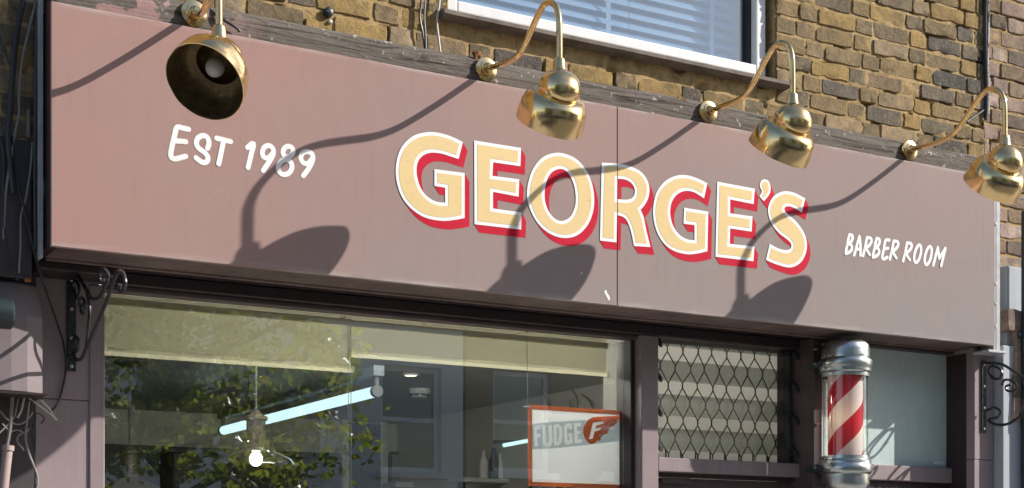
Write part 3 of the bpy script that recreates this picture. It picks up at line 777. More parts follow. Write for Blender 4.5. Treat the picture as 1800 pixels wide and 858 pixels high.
for xx in (820, 1068, 1250):
    p = at(xx, 60, .262).x
    obj('tape', MB().box(p - .012, p + .012, .2555, .2565, zz - .03, zz + .85), 'venetian', vb)
obj('cord', MB().tube([(at(1108, 10, .25).x, .25, zz + .8), (at(1105, 40, .25).x, .25, zz + .06)], .0015, 5), 'grey_cable', vb)
obj('bottom_rail', MB().box(xa, xb_, .265, .30, zz - .05, zz - .034), 'venetian', vb, bevel=.004)
struct(obj('upper_room_shell', MB().box(WX0 - .3, WX1 + .3, 1.8, 1.85, 3.5, 5.4).box(WX0 - .35, WX0 - .3, .30, 1.85, 3.5, 5.4).box(WX1 + .3, WX1 + .35, .30, 1.85, 3.5, 5.4).box(WX0-.35, WX1+.35, .30, 1.85, 5.35, 5.4).box(WX0-.35, WX1+.35, .305, 1.85, 3.45, 3.5), 'interior_wall'))

# ------------------------------------------------------------------ cables, anchors and pipes on the upper wall
def cable(pts, r, mat, name, label, Y=None, sub=6, n=7):
    P = [at(p[0], p[1], (p[2] if len(p) > 2 else Y)) for p in pts]
    return tag(obj(name, MB().tube(smooth_line(P, sub), r, n), mat, None, True), label, 'cable')
yb = Y_BRICK - .014
cable([(742,-40),(741,0),(738,30),(743,58),(747,86)], .0045, 'black_cable', 'wall_cable', 'black cable running down the bricks left of the upper window', yb)
cable([(749,-40),(748,0),(746,30),(748,60),(749,87)], .0035, 'grey_cable', 'wall_cable', 'thin grey cable beside the black one left of the upper window', yb - .004)
cable([(776,-40),(772,8),(768,35),(770,60),(774,92)], .0045, 'white_cable', 'wall_cable', 'pale cable hanging just left of the window sill end', yb - .005)
cable([(300,-30),(335,-8),(360,10,.06),(385,30,.035),(405,42,.03),(417,50,.03),(422,56,.03)], .0055, 'black_cable', 'wall_cable', 'black cable slanting down behind the twisted lamp', .07)
wf = thing('wall_anchor', 'round grey wall anchor with a small screw in the bricks above the beam', 'anchor', at(577, 22, Y_BRICK))
p = at(577, 22, Y_BRICK - .004)
obj('disc', MB().lathe([(0, -.012), (.012, -.012), (.018, -.008), (.019, .004)], p, (0, 1, 0), 24), 'teal_metal', wf, True)
obj('slot', MB().box(p.x - .012, p.x + .004, p.y - .0135, p.y - .0122, p.z - .002, p.z + .002), 'interior_dark', wf)
p2 = at(581, 38, Y_BRICK - .003)
obj('screw', MB().lathe([(0, -.006), (.006, -.005), (.008, 0.0), (.008, .006)], p2, (0, 1, 0), 14), 'plastic_white', wf, True)
bc = thing('vertical_cable_strip', 'black vertical cable with peeling white paint beside the pinkish bricks', 'cable', at(1731, 210, Y_BRICK))
xa_, za_ = at(1731, 212, Y_BRICK).x, at(1731, 212, Y_BRICK).z
obj('cable', MB().tube(smooth_line([Vector((xa_ - .005 + .004*math.sin(i*1.3), Y_BRICK - .010, za_ + i*.12)) for i in range(14)], 3), .0085, 8), 'black_cable', bc, True)
obj('paint_strip', MB().tube(smooth_line([Vector((xa_ + .016 + .003*math.sin(i*2.1), Y_BRICK - .004, za_ + .03 + i*.12)) for i in range(14)], 4), .0085, 6), 'flaking_white', bc, True)
cable([(1700,214),(1712,206),(1726,196),(1733,190)], .004, 'black_cable', 'wall_cable', 'short black cable end curling on the bricks behind the right lamp', Y_BRICK - .008)

# ------------------------------------------------------------------ shop front carpentry
XG0 = at(190, 600, Y_FRAME).x; XM0 = at(1128, 700, Y_FRAME).x; XM1 = at(1158, 700, Y_FRAME).x
XP0 = at(1408, 700, Y_FRAME).x; XP1 = at(1428, 700, Y_FRAME).x
ZH = at(640, 541, Y_FRAME).z                # underside of the head rail
ZSILL = at(1280, 832, Y_FRAME).z            # bar between louvre light and door
dw = thing('display_window', 'wide plum framed shop window under the left part of the sign', 'shop window', ((XG0 + XM0) / 2, Y_FRAME, .5))
obj('head_rail', MB().box(.30, XP0 - .001, Y_FRAME, .50, ZH, SB + .005), 'plum_dark', dw, bevel=.004)
obj('head_bead', MB().box(XG0, XM0, Y_FRAME + .03, .43, ZH - .018, ZH - .0005), 'plum_paint', dw, bevel=.003)
obj('jamb', MB().box(XG0 - .055, XG0, Y_PIL - .006, .46, .5, ZH - .001), 'frame_paint', dw, bevel=.004)
obj('mullion', MB().box(XM0, XM1, Y_FRAME, .50, .5, ZH - .001), 'frame_paint', dw, bevel=.004)
obj('jamb_lining', MB().box(XM0 - .022, XM0 - .001, Y_FRAME + .05, .50, .5, ZH - .019), 'plum_dark', dw, bevel=.003)
obj('bottom_rail', MB().box(XG0 - .055, XM1, Y_FRAME, .50, .42, .499), 'frame_paint', dw, bevel=.004)
obj('stall_riser', MB().box(XG0 - .055, XM1, Y_FRAME + .01, .49, 0, .419), 'plum_paint', dw)
obj('pane', MB().box(XG0 + .001, XM0 - .023, Y_GLASS, Y_GLASS + .006, .5, ZH - .0185), 'shop_glass', dw)
for (x, y) in ((603, 552), (746, 563), (926, 577), (1104, 588)):
    p = at(x, y, Y_GLASS + .03); z0 = p.z + .02
    pts = [Vector((p.x, p.y, z0)), Vector((p.x, p.y, z0 - .015))] + [Vector((p.x + .009*math.sin(a), p.y, z0 - .026 + .011*math.cos(a) )) for a in [.3 + k*.6 for k in range(8)]]
    obj('hook', MB().tube(pts, .0018, 6), 'black_iron', dw, True)
pm = at(757, 527, Y_FRAME - .0); obj('cable_loop', MB().tube([Vector((pm.x + .022*math.cos(a), .21, at(757,527,.21).z + .008*math.sin(a))) for a in [k*.5 for k in range(13)]], .0022, 6), 'black_cable', dw, True)

lp = thing('left_pilaster', 'plum painted pilaster with iron bracket left of the shop window', 'pilaster', (.1, Y_PIL, 0))
XA = at(62, 800, Y_PIL).x; XB = at(174, 800, Y_PIL).x; zj = at(120, 702, Y_PIL).z
obj('shaft', MB().box(XA, XB, Y_PIL + .001, .6, 0, zj - .002), 'pilaster_paint', lp, bevel=.003)
obj('capital', MB().box(XA, XB, Y_PIL, .6, zj, SB + .03), 'pilaster_paint', lp, bevel=.003)
obj('cap_moulding', MB().box(XA - .03, XB + .02, .224, Y_PIL - .002, SB - .035, SB + .002), 'plum_dark', lp, bevel=.012, seg=3)
# tall dark board left of the pilaster
tag(obj('boarded_strip', MB().box(-2.6, XA - .002, .385, .6, 0, 2.9), 'neighbour_panel'), 'dark plum boarding behind the tangled wires below the box', 'boarding')

# right side: door post, side light, pilaster
Y_SL = .262
XS0 = at(1430, 700, Y_SL - .02).x; XS1 = at(1446, 700, Y_SL - .02).x
XR0 = at(1713, 700, .085).x; XR1 = at(1747, 700, .085).x
lv = thing('louvre_window', 'glass louvre fanlight with plum frame over the shop door', 'louvre window', ((XM1 + XP0)/2, Y_FRAME, ZSILL))
LVT = at(1280, 585, .42).z
obj('head', MB().box(XM1 + .001, XP0 - .001, Y_FRAME + .02, .49, LVT + .012, ZH - .001), 'plum_dark', lv, bevel=.003)
bz0, bz1 = ZSILL - .004, at(1280, 809, Y_FRAME).z
obj('transom', MB().box(XM1 + .001, XP0 - .001, Y_FRAME + .004, .50, bz0, bz1), 'frame_paint', lv, bevel=.004)
obj('post', MB().box(XP0, XP1, Y_FRAME - .002, .50, 0.0, SB + .004), 'frame_paint', lv, bevel=.004)
for xx in (XM1 + .004, XP0 - .03):
    obj('carrier', MB().box(xx, xx + .022, .385, .425, bz1 + .001, LVT + .01), 'interior_dark', lv, bevel=.002)
LX0, LX1 = XM1 + .012, XP0 - .012
# four tilted blades
zlow = at(1280, 795, .345).z; pitch = (at(1280, 617, .345).z - zlow) / 3.0
for k in range(4):
    z = zlow + k * pitch; mb = MB(); hgt = .105; dep = .105
    th_ = .005
    mb.add([(LX0, .345, z), (LX1, .345, z), (LX1, .345 + dep, z + hgt), (LX0, .345 + dep, z + hgt), (LX0, .345 + .004, z - .004), (LX1, .345 + .004, z - .004), (LX1, .345 + dep + .004, z + hgt - .004), (LX0, .345 + dep + .004, z + hgt - .004)],
           [(0,1,2,3),(7,6,5,4),(0,4,5,1),(1,5,6,2),(2,6,7,3),(3,7,4,0)])
    bl_ = obj('louvre_blade', mb, 'louvre_glass', lv)
    for xx in (LX0 - .004, LX1 - .010):
        cm = MB(); w2 = .014
        cm.add([(xx, .338, z - .012), (xx + w2, .338, z - .012), (xx + w2, .45, z + hgt - .008), (xx, .45, z + hgt - .008), (xx, .338, z + .008), (xx + w2, .338, z + .008), (xx + w2, .45, z + hgt + .010), (xx, .45, z + hgt + .010)],
               [(0,3,2,1),(4,5,6,7),(0,1,5,4),(1,2,6,5),(2,3,7,6),(3,0,4,7)])
        obj('blade_clip', cm, 'interior_dark', bl_)
gr = thing('security_grille', 'black concertina diamond grille behind the glass louvres', 'grille', ((LX0 + LX1)/2, .505, bz1))
GY = .505; gx0 = at(1158, 700, GY).x; gx1 = at(1376, 700, GY).x; gz1 = at(1270, 592, GY).z; gz0 = at(1270, 806, GY).z
ncol = 9; wcol = (gx1 - gx0) / (ncol - .4); hh = (gz1 - gz0) / 7.0
for i in range(ncol + 1):
    for sgn in (0, 1):
        pass
    pts = []
    for j in range(8):
        z = gz1 - j * hh; d = wcol * .5 * (1 if j % 2 else 0)
        for zo in (.010, -.010): pts.append(Vector((gx0 + i * wcol - wcol * .4 - d + (wcol*.5) + .0035 * math.sin(i*2.3 + j*1.7), GY + .003 * math.sin(i + j*2.1), z + zo + .004 * math.sin(i*1.9 + j))))
    obj('wire', MB().tube(pts, .0032, 5), 'black_iron', gr)
    pts = []
    for j in range(8):
        z = gz1 - j * hh; d = wcol * .5 * (1 if j % 2 else 0)
        for zo in (.010, -.010): pts.append(Vector((gx0 + i * wcol - wcol * .4 + d + (wcol*.5) + .003 + .0035 * math.sin((i + (j % 2))*2.3 + j*1.7), GY + .004, z + zo + .004 * math.sin((i + (j % 2))*1.9 + j))))
    if i < ncol: obj('wire', MB().tube(pts, .0032, 5), 'black_iron', gr)
    if i < ncol: obj('picket', MB().box(gx0 + i*wcol + wcol*.55, gx0 + i*wcol + wcol*.55 + .006, GY + .012, GY + .016, gz0 - .05, gz0 + .03), 'black_iron', gr)
obj('bottom_channel', MB().box(gx0, gx1, GY - .008, GY + .02, gz0 - .075, gz0 - .05), 'black_iron', gr)
sd = thing('shop_door', 'dark plum shop door below the louvre fanlight', 'door', ((XM1 + XP0)/2, .40, 0))
obj('leaf', MB().box(XM1 + .006, XP0 - .006, .40, .445, 0.02, bz0 - .022), 'plum_paint', sd, bevel=.003)
obj('stop_bead', MB().box(XM1 + .002, XP0 - .002, .372, .398, bz0 - .02, bz0 - .002), 'plum_dark', sd)
obj('door_closer', MB().box(XM1 + .05, XM1 + .21, .378, .399, bz0 - .045, bz0 - .022), 'plum_paint', sd, bevel=.004)

sw = thing('side_window', 'frosted green-grey side light between the barber pole and right pilaster', 'window', ((XS1 + XR0)/2, Y_SL, .5))
XGl0 = at(1445, 700, Y_SL).x; XGl1 = at(1664, 700, Y_SL).x; zgt = at(1590, 618, Y_SL).z; zgb = at(1590, 820, Y_SL).z
obj('door_post', MB().box(XS0, XS1, Y_SL - .02, .50, 0, SB + .003), 'plum_paint', sw, bevel=.004)
obj('pane', MB().box(XGl0, XGl1 + .004, Y_SL, Y_SL + .008, zgb - .004, zgt + .004), 'frosted_glass', sw)
obj('head_rail', MB().box(XS1 + .001, XR0, Y_SL - .05, .36, zgt, SB + .003), 'plum_dark', sw, bevel=.004)
obj('bottom_rail', MB().box(XS1 + .001, XGl1 + .05, Y_SL - .035, .36, at(1590, 846, Y_SL - .03).z, zgb), 'frame_paint', sw, bevel=.004)
obj('lower_panel', MB().box(XS1 + .001, XGl1 + .05, Y_SL - .01, .34, 0, at(1590, 846, Y_SL - .03).z - .001), 'plum_dark', sw)
stp = [(XGl1, XGl1 + .035, Y_SL - .03), (XGl1 + .036, XGl1 + .075, Y_SL - .08), (XGl1 + .076, XR0 - .001, Y_SL - .13)]
for a, b, y in stp: obj('jamb', MB().box(a, b, y, .36, 0, zgt - .001), 'plum_dark', sw, bevel=.004)
obj('glass_label', MB().box(at(1642,815,Y_SL-.003).x, at(1661,815,Y_SL-.003).x, Y_SL - .002, Y_SL - .0008, at(1650,817,Y_SL).z, at(1650,811,Y_SL).z), 'letter_white', sw)

rp = thing('right_pilaster', 'grey plum pilaster with iron bracket right of the frosted side light', 'pilaster', ((XR0 + XR1)/2, .085, 0))
zjr = at(1730, 808, .085).z
obj('shaft', MB().box(XR0, XR1, .086, .36, 0, zjr - .002), 'pilaster_paint', rp, bevel=.002)
obj('capital', MB().box(XR0, XR1, .085, .36, zjr, SB - .004), 'pilaster_paint', rp, bevel=.002)
wp = thing('white_pilaster', 'white rendered pier between the shop and the brick neighbour', 'pier', (XR1 + .1, .03, 0))
xe = XR1 + .003
obj('shaft', MB().box(xe, xe + .30, .032, .36, 0, 2.66), 'white_render', wp, bevel=.004)
obj('upper_return', MB().box(xe + .055, xe + .30, .06, .30, 2.662, 3.05), 'white_render', wp, bevel=.004)
# worn bricks clinging to the outer edge of the pier
qb = thing('broken_brick_quoin', 'ragged broken brick edge hanging beside the white pier', 'brickwork', (xe + .2, .02, 2.3))
for i, (x0_, x1_, y0_, y1_) in enumerate(((1772,1800,548,580),(1786,1800,582,622),(1784,1802,622,660),(1782,1804,662,700),(1781,1806,702,738))):
    a = at(x0_, y1_, .022); b = at(x1_ + 14, y0_, .022)
    o = bpy.data.objects.new('brick', rnd.choice(HEADER['pink_brick'])); COL.objects.link(o); o.parent = qb
    o.location = Vector(((a.x+b.x)/2, .020, (a.z+b.z)/2)) - qb.location; o.scale = ((b.x-a.x)/.101, 1, (b.z-a.z)/.064)
# metal channel at the sign's right end
ch = thing('steel_channel', 'narrow grey steel channel with bolts at the right end of the sign', 'steel channel', (X_R + .03, .03, SB))
xc0 = X_R + .004
obj('web', MB().box(xc0, xc0 + .016, .012, .09, SB - .02, ST - .09), 'galvanised', ch, bevel=.002)
obj('groove', MB().box(xc0 + .0165, xc0 + .022, .030, .09, SB - .01, ST - .09), 'plum_dark', ch)
obj('flange', MB().box(xc0 + .0225, xc0 + .050, .016, .09, SB - .02, ST - .10), 'galvanised', ch, bevel=.002)
obj('foot', MB().box(X_R - .05, xc0 + .066, -.006, .09, SB - .034, SB - .0205), 'galvanised', ch, bevel=.003)
for (x, y) in ((1752, 395), (1753, 500), (1753, 535), (1752, 575)):
    p = at(x + 2, y, .010); obj('bolt', MB().lathe([(0, -.010), (.007, -.009), (.009, -.003), (.009, .003)], (xc0 + .009, .012, p.z), (0, 1, 0), 12), 'galvanised', ch, True)
xpipe = at(1798, 400, .0).x + .030
dp = thing('downpipe', 'grey drainpipe at the far right edge beside the brick neighbour', 'drainpipe', (xpipe, .010, 0))
obj('pipe', MB().tube([(xpipe, .010, 0), (xpipe, .010, at(1800, 370, .0).z)], .020, 20), 'teal_metal', dp, True)
obj('socket', MB().tube([(xpipe, .010, 2.3), (xpipe, .010, 2.38)], .024, 20), 'teal_metal', dp, True)
obj('bracket', MB().box(xpipe - .045, xpipe + .045, .008, .031, 2.70, 2.73), 'teal_metal', dp, bevel=.004)
cable([(1760,340,.05),(1778,343,.04),(1790,348,.03),(1812,352,.0)], .006, 'white_cable', 'wall_cable', 'white cable crossing the bricks below the right lamp shade', .05)

# ------------------------------------------------------------------ scroll brackets
XBR = at(125, 560, Y_PIL).x
def BL(pts): return [atX(x, y, XBR) for x, y in pts]
def scroll_bracket(root, shift):
    def T(pts, sub=5): return [p + shift for p in smooth_line(BL(pts), sub)]
    pt = at(125, 482, Y_PIL); pb = at(125, 653, Y_PIL)
    pl = obj('back_plate', MB().box(XBR + shift.x - .016, XBR + shift.x + .016, Y_PIL + shift.y - .008, Y_PIL + shift.y - .0005, pb.z + shift.z, pt.z + shift.z), 'black_iron', root, bevel=.002)
    for k in (.06, .36, .66, .95):
        z = pt.z + (pb.z - pt.z) * k + shift.z
        obj('screw', MB().lathe([(0, -.013), (.005, -.012), (.007, -.0085)], (XBR + shift.x, Y_PIL + shift.y, z), (0, 1, 0), 10), 'galvanised', pl, True)
    r = .0068
    obj('top_bar', MB().tube(T([(131,520),(136,524),(139,512),(137,498),(131,494),(129,508),(133,521)]), r*.9, 7), 'black_iron', root, True)
    obj('wave_bar', MB().tube(T([(126,487),(138,487),(147,501),(158,520),(167,526),(177,520),(186,500),(190,485),(184,474),(177,477),(175,492),(181,498),(184,492)]), r, 8), 'black_iron', root, True)
    obj('brace', MB().tube(T([(128,600),(133,592),(138,600),(136,614),(129,622),(134,632),(143,630),(152,612),(170,570),(188,528),(200,494),(208,478),(216,480),(220,497),(216,512),(210,510),(211,500)]), r, 8), 'black_iron', root, True)
    obj('scroll', MB().tube(T([(146,535),(142,540),(143,550),(148,550),(150,538),(147,526),(141,525),(139,538)]), r*.85, 7), 'black_iron', root, True)
    obj('strut', MB().tube(T([(153,515),(157,535),(157,560),(154,590),(152,612)]), r*.85, 7), 'black_iron', root, True)
    return root
b1 = thing('scroll_bracket', 'black wrought iron hanging basket bracket on the left pilaster', 'bracket', at(125, 653, Y_PIL), 'wrought iron scroll brackets')
scroll_bracket(b1, Vector((0, 0, 0)))
pr_ = at(1728, 634, .085); pl_ = at(125, 482, Y_PIL)
b2 = thing('scroll_bracket', 'black wrought iron hanging basket bracket on the right pilaster', 'bracket', at(1728, 751, .085), 'wrought iron scroll brackets')
scroll_bracket(b2, Vector((pr_.x - XBR, .085 - Y_PIL, pr_.z - pl_.z)))

# ------------------------------------------------------------------ barber pole
YP = .115; pc = at(1486, 700, YP); XP = pc.x
def zp(y): return at(1486, y, YP).z
bp = thing('barber_pole', 'chrome barber pole with red and white spiral stripes beside the door', 'barber pole', (XP, YP, zp(900)))
kk = (at(1522, 700, YP).x - at(1447, 700, YP).x) / 2 * .98
rg_, rs_, rc_ = .100, .078, .113
z_gt, z_gb = zp(662), zp(804)
obj('glass_tube', MB().lathe([(rg_, z_gb - .01), (rg_, z_gt + .01)], (XP, YP, 0), (0, 0, 1), 40), 'pole_glass', bp, True, normals=True)
cy = obj('striped_cylinder', MB().lathe([(rs_, z_gb - .008), (rs_, z_gt + .008)], (XP, YP, 0), (0, 0, 1), 40), 'barber_stripes', bp, True)
bb = []
zm = zp(738)
for a in range(0, 181, 20): bb.append((.018 * math.sin(R(a)) + .0001, zm - .022 * math.cos(R(a))))
obj('bulb', MB().lathe(bb, (XP, YP, 0), (0, 0, 1), 16), 'bulb_warm', bp, True)
zr = zp(640)
top = [(rg_ + .002, z_gt - .004), (rg_ + .006, z_gt - .004), (rg_ + .007, z_gt + .012), (rg_ + .014, z_gt + .018), (rg_ + .015, z_gt + .028), (rc_ + .002, z_gt + .034), (rc_ + .006, z_gt + .040), (rc_ + .006, z_gt + .066), (rc_ + .003, z_gt + .072), (rc_ - .002, z_gt + .075), (rc_ - .006, z_gt + .079), (rc_ - .006, z_gt + .118), (rc_ - .010, z_gt + .138), (rc_ - .022, z_gt + .153), (rc_ - .045, z_gt + .163), (.03, z_gt + .168), (.0001, z_gt + .167)]
obj('top_cap', MB().lathe(top, (XP, YP, 0), (0, 0, 1), 48), 'chrome', bp, True, angle=40)
bot = [(r_, z_gb - (h_ - z_gt)) for r_, h_ in top]
obj('bottom_cap', MB().lathe(bot, (XP, YP, 0), (0, 0, 1), 48), 'chrome', bp, True, angle=40)
for z in (z_gt + .052, z_gb - .052):
    br_ = obj('mounting_arm', MB().box(XP - rc_ - .012, XP - rc_ + .02, YP + .02, Y_SL - .021, z - .014, z + .014), 'teal_metal', bp, bevel=.003)
    obj('screw', MB().tube([(XP - rc_ - .026, YP + .05, z + .004), (XP - rc_ - .010, YP + .05, z + .002)], .005, 8), 'chrome', br_, True)
for (x, y) in ((1434, 613), (1437, 745)):
    p = at(x, y, Y_SL - .03); obj('bolt', MB().lathe([(0, -.016), (.004, -.016), (.004, -.004), (.009, -.003), (.009, .01)], p, (0, 1, 0), 10), 'chrome', bp, True)
obj('wire', MB().tube(smooth_line([Vector((XP - rg_ - .004, YP - .03, zp(y_) )) + Vector((dx, 0, 0)) for y_, dx in ((690, .05), (700, .02), (720, -.002), (750, -.004), (765, .004), (768, .012))], 4), .0016, 5), 'white_cable', bp, True)

# ------------------------------------------------------------------ left neighbour: panel, console box, roller, cables
tag(obj('neighbour_fascia', MB().box(-2.6, -.026, .165, .19, at(40, 488, .165).z, at(40, 246, .165).z), 'neighbour_panel', bevel=.003), 'dark plum fascia board of the neighbour behind hanging cables', 'fascia board')
tag(obj('loose_brick_stub', MB().box(at(47,240,.15).x, at(54,240,.15).x, .15, .17, at(50,240,.15).z, at(50,190,.15).z), 'grey_cable', bevel=.004), 'pale mortar stub on the bricks beside the sign end', 'mortar stub')
cb = thing('console_box', 'mauve faceted box end with dark roller at the left edge', 'console box', (-.3, .2, at(40, 690, .2).z))
zc0, zc1 = at(40, 690, .2).z, at(40, 497, .2).z
xr = at(76, 640, .22).x; xf1 = at(48, 640, .19).x; xf2 = at(20, 640, .18).x
mb = MB(); lo = [(-1.4, .182), (xf2, .182), (xf1, .190), (xr, .228), (xr, .384), (-1.4, .384)]; n = len(lo)
for z, k in ((zc0, 0), (zc1 - .11, 0), (zc1, .016)):
    mb.v += [Vector((x - (k if 1 <= i <= 4 else 0), y + (k * 1.4 if i < 4 else 0), z)) for i, (x, y) in enumerate(lo)]
mb.f.append(tuple(range(n))[::-1]); mb.f.append(tuple(2*n + i for i in range(n)))
for j in range(2):
    for i in range(n): mb.f.append((j*n + i, j*n + (i+1) % n, (j+1)*n + (i+1) % n, (j+1)*n + i))
obj('body', mb, 'box_paint', cb, bevel=.003)
obj('base_lip', MB().box(-1.4, xr + .004, .176, .384, zc0 - .008, zc0 - .001), 'plum_dark', cb)
yr = .12; zr_ = at(10, 552, yr).z; xr_ = at(22, 552, yr).x
tag(obj('awning_roller', MB().lathe([(0.0001, 0), (.044, 0), (.050, -.006), (.050, -.05), (.047, -.054), (.047, -.9)], (xr_, yr, zr_), (1, 0, 0), 28), 'teal_metal', None, True), 'dark teal roller tube end in front of the mauve box', 'roller')
tag(obj('small_red_clip', MB().box(at(42, 492, .16).x, at(54, 492, .16).x, .15, .162, at(48, 496, .16).z, at(48, 490, .16).z), 'dead_leaf', bevel=.003), 'small orange scrap on top of the mauve box', 'scrap')
lc = [
 ('thick navy black cable hanging beside the sign end', 'black_cable', .010, [(44,-20),(38,12),(30,55),(24,105),(21,150),(17,200),(14,240),(18,290),(24,340)]),
 ('thin grey cable curving down the shaded bricks', 'grey_cable', .0045, [(66,-10),(60,15),(50,55),(40,100),(35,140),(33,170),(33,200),(26,235),(22,260),(10,340),(6,420)]),
 ('black cable next to the grey metal strip', 'black_cable', .008, [(67,-20),(66,30),(64,120),(63,200),(62,300),(63,420),(65,440)]),
 ('black cable crossing the upper left corner', 'black_cable', .0055, [(-20,40),(0,62),(9,88),(16,108),(22,120)]),
 ('black cable looping over the dark fascia', 'black_cable', .0045, [(-5,235),(6,270),(6,330),(6,395),(14,440),(26,480),(31,492)]),
 ('black cable hanging in a slack curve over the dark fascia', 'black_cable', .005, [(22,240),(26,290),(36,340),(50,395),(60,440),(68,470),(77,500)]),
 ('second slack cable beside the dark fascia', 'grey_cable', .0035, [(57,250),(53,300),(45,350),(37,380),(36,430),(33,480)]),
 ('third slack cable low on the dark fascia', 'black_cable', .0035, [(12,330),(6,380),(8,420),(18,460),(28,488)]),
 ('grey cable end at the top beside the sign corner', 'grey_cable', .005, [(-10,-10),(20,-4),(50,2),(82,7)]),
]
for lab, m, r, pts in lc: cable([(x, y) for x, y in pts], r, m, 'hanging_cable', lab, .135)
cable([(66,470,.20),(80,508,.30),(98,560,.36),(112,605,Y_PIL-.01),(116,645,Y_PIL-.01),(108,690,Y_PIL-.01),(97,715,.36),(86,724,.33)], .0038, 'black_cable', 'hanging_cable', 'thin black cable drooping over the left pilaster', .3)
lower = [
 ('pale wire bent to a point below the mauve box', 'white_cable', .0032, [(46,696),(62,708),(84,724),(100,739),(94,731),(87,719),(72,704)]),
 ('grey wire hanging down and curling below the mauve box', 'grey_cable', .0042, [(52,705),(50,722),(47,745),(45,772),(52,800),(60,820),(66,840),(64,858),(52,880)]),
 ('thick grey cable dropping into the conduit', 'grey_cable', .0065, [(22,694),(20,720),(18,750),(14,775),(10,790)]),
 ('thin brown twig of wire with a hooked end', 'grey_cable', .003, [(38,762),(31,768),(31,778),(38,786),(42,792)]),
 ('thin wire criss-crossing the tangle', 'grey_cable', .0035, [(0,722),(14,738),(30,746),(46,740),(58,724)]),
 ('short wire looping through the tangle', 'grey_cable', .003, [(4,745),(18,758),(32,756),(44,762),(52,752)]),
 ('chain-like wire hanging from the box', 'galvanised', .004, [(44,690),(41,706),(37,722),(30,735)]),
 ('long thin wire falling to the lower left', 'grey_cable', .003, [(32,700),(24,735),(8,752),(-8,768)]),
]
lower += [
 ('fine dark wire looping low beside the left pilaster', 'black_cable', .0025, [(55,704),(62,730),(56,752),(40,748),(26,760),(20,748)]),
 ('fine dark wire straggling out over the pilaster edge', 'black_cable', .0022, [(30,716),(48,728),(66,726),(78,736),(72,744)]),
 ('frayed dark wire end curling by the thick grey cable', 'black_cable', .0025, [(2,706),(12,716),(24,712),(34,724),(28,738),(12,742)]),
 ('dark wire sagging from the underside of the box', 'black_cable', .003, [(60,700),(54,716),(50,738),(56,762),(60,790),(62,830),(60,880)])]
for lab, m, r, pts in lower: cable(pts, r, m, 'hanging_wire', lab, .30)
cd = thing('conduit', 'pinkish conduit pipe rising from the lower left corner', 'conduit', at(4, 900, .30))
obj('pipe', MB().tube([at(14, 786, .30), at(6, 858, .30), at(-4, 960, .30)], .017, 14), 'pink_conduit', cd, True)
obj('collar', MB().tube([at(14.5, 783, .30), at(13.6, 792, .30)], .021, 14), 'pink_conduit', cd, True)

# ------------------------------------------------------------------ shop interior
ZC = 2.76; XRW = 4.05; YBW = 5.9; XLW = -.02
struct(obj('room_ceiling', MB().box(XLW - .2, XRW + .2, .51, YBW + .2, ZC, ZC + .08), 'interior_ceiling'))
struct(obj('room_back_wall', MB().box(XLW - .2, XRW + .2, YBW, YBW + .1, 2.50, ZC - .002), 'interior_wall'))
struct(obj('room_back_wall_lower', MB().box(XLW - .2, XRW + .2, YBW - .02, YBW + .1, 0, 2.498), 'interior_blue'))
struct(obj('room_side_wall', MB().box(XRW, XRW + .1, .51, YBW, 0, ZC - .002), 'interior_wall'))
struct(obj('room_left_wall', MB().box(XLW - .1, XLW, .61, YBW, 0, ZC - .002), 'interior_dark'))
struct(obj('room_floor', MB().box(XLW - .2, XRW + .2, .46, YBW + .1, -.1, .02), 'interior_dark'))

def roller_blind(xl, xr_, yt, yb_l, Y, label):
    a = at(xl, 600, Y).x; b = at(xr_, 600, Y).x; zb_ = at(*yb_l, Y).z; zt = ZH + .02
    root = thing('roller_blind', label, 'roller blind', ((a+b)/2, Y, zb_))
    mb = MB(); n = 24
    for i in range(n + 1):
        x = a + (b-a)*i/n
        for z in (zt, (zt + zb_)/2, zb_ + .028):
            mb.v.append(Vector((x, Y + .004*math.sin(i*.9), z)))
    for i in range(n):
        for k in range(2): mb.f.append((i*3+k, i*3+k+1, i*3+k+4, i*3+k+3))
    obj('cloth', mb, 'blind_cloth', root, True, normals=False)
    obj('hem_bar', MB().add([(a, Y - .006, zb_), (b, Y - .006, zb_), (b, Y - .010, zb_ + .014), (a, Y - .010, zb_ + .014), (b, Y - .002, zb_ + .0285), (a, Y - .002, zb_ + .0285)], [(0, 1, 2, 3), (3, 2, 4, 5)]), 'hem_cloth', root)
    obj('top_rail', MB().box(a, b, Y - .02, Y - .005, ZH - .045, ZH - .020), 'blind_cloth', root, bevel=.003)
    obj('end_cap', MB().box(b + .001, b + .010, Y - .012, Y + .002, zb_ + .001, zb_ + .027), 'plastic_white', root, bevel=.002)
    return root
roller_blind(168, 617, 0, (608, 655), .515, 'cream roller blind in the left half of the shop window')
roller_blind(614, 1066, 0, (614, 628), .525, 'cream roller blind in the right half of the shop window')
tag(obj('blind_chain', MB().tube([at(612, 560, .50), at(612.5, 700, .50), at(613, 900, .50)], .0014, 5).tube([at(617, 560, .50), at(617, 700, .50), at(617.5, 900, .50)], .0014, 5), 'grey_cable', None, True), 'thin bead chain hanging between the two cream blinds', 'blind chain')

fb = thing('fanlight_blind', 'cream blind hanging behind the diamond grille over the door', 'blind', ((XM1 + XP0)/2, .62, bz0))
obj('cloth', MB().add([(XM1 - .1, .62, bz0 - .1), (XP1 + .1, .62, bz0 - .1), (XP1 + .1, .62, ZH + .05), (XM1 - .1, .62, ZH + .05)], [(0, 1, 2, 3)]), 'net_cloth', fb)
obj('hem_bar', MB().box(XM1 - .1, XP1 + .1, .61, .63, bz0 - .125, bz0 - .101), 'plastic_white', fb)
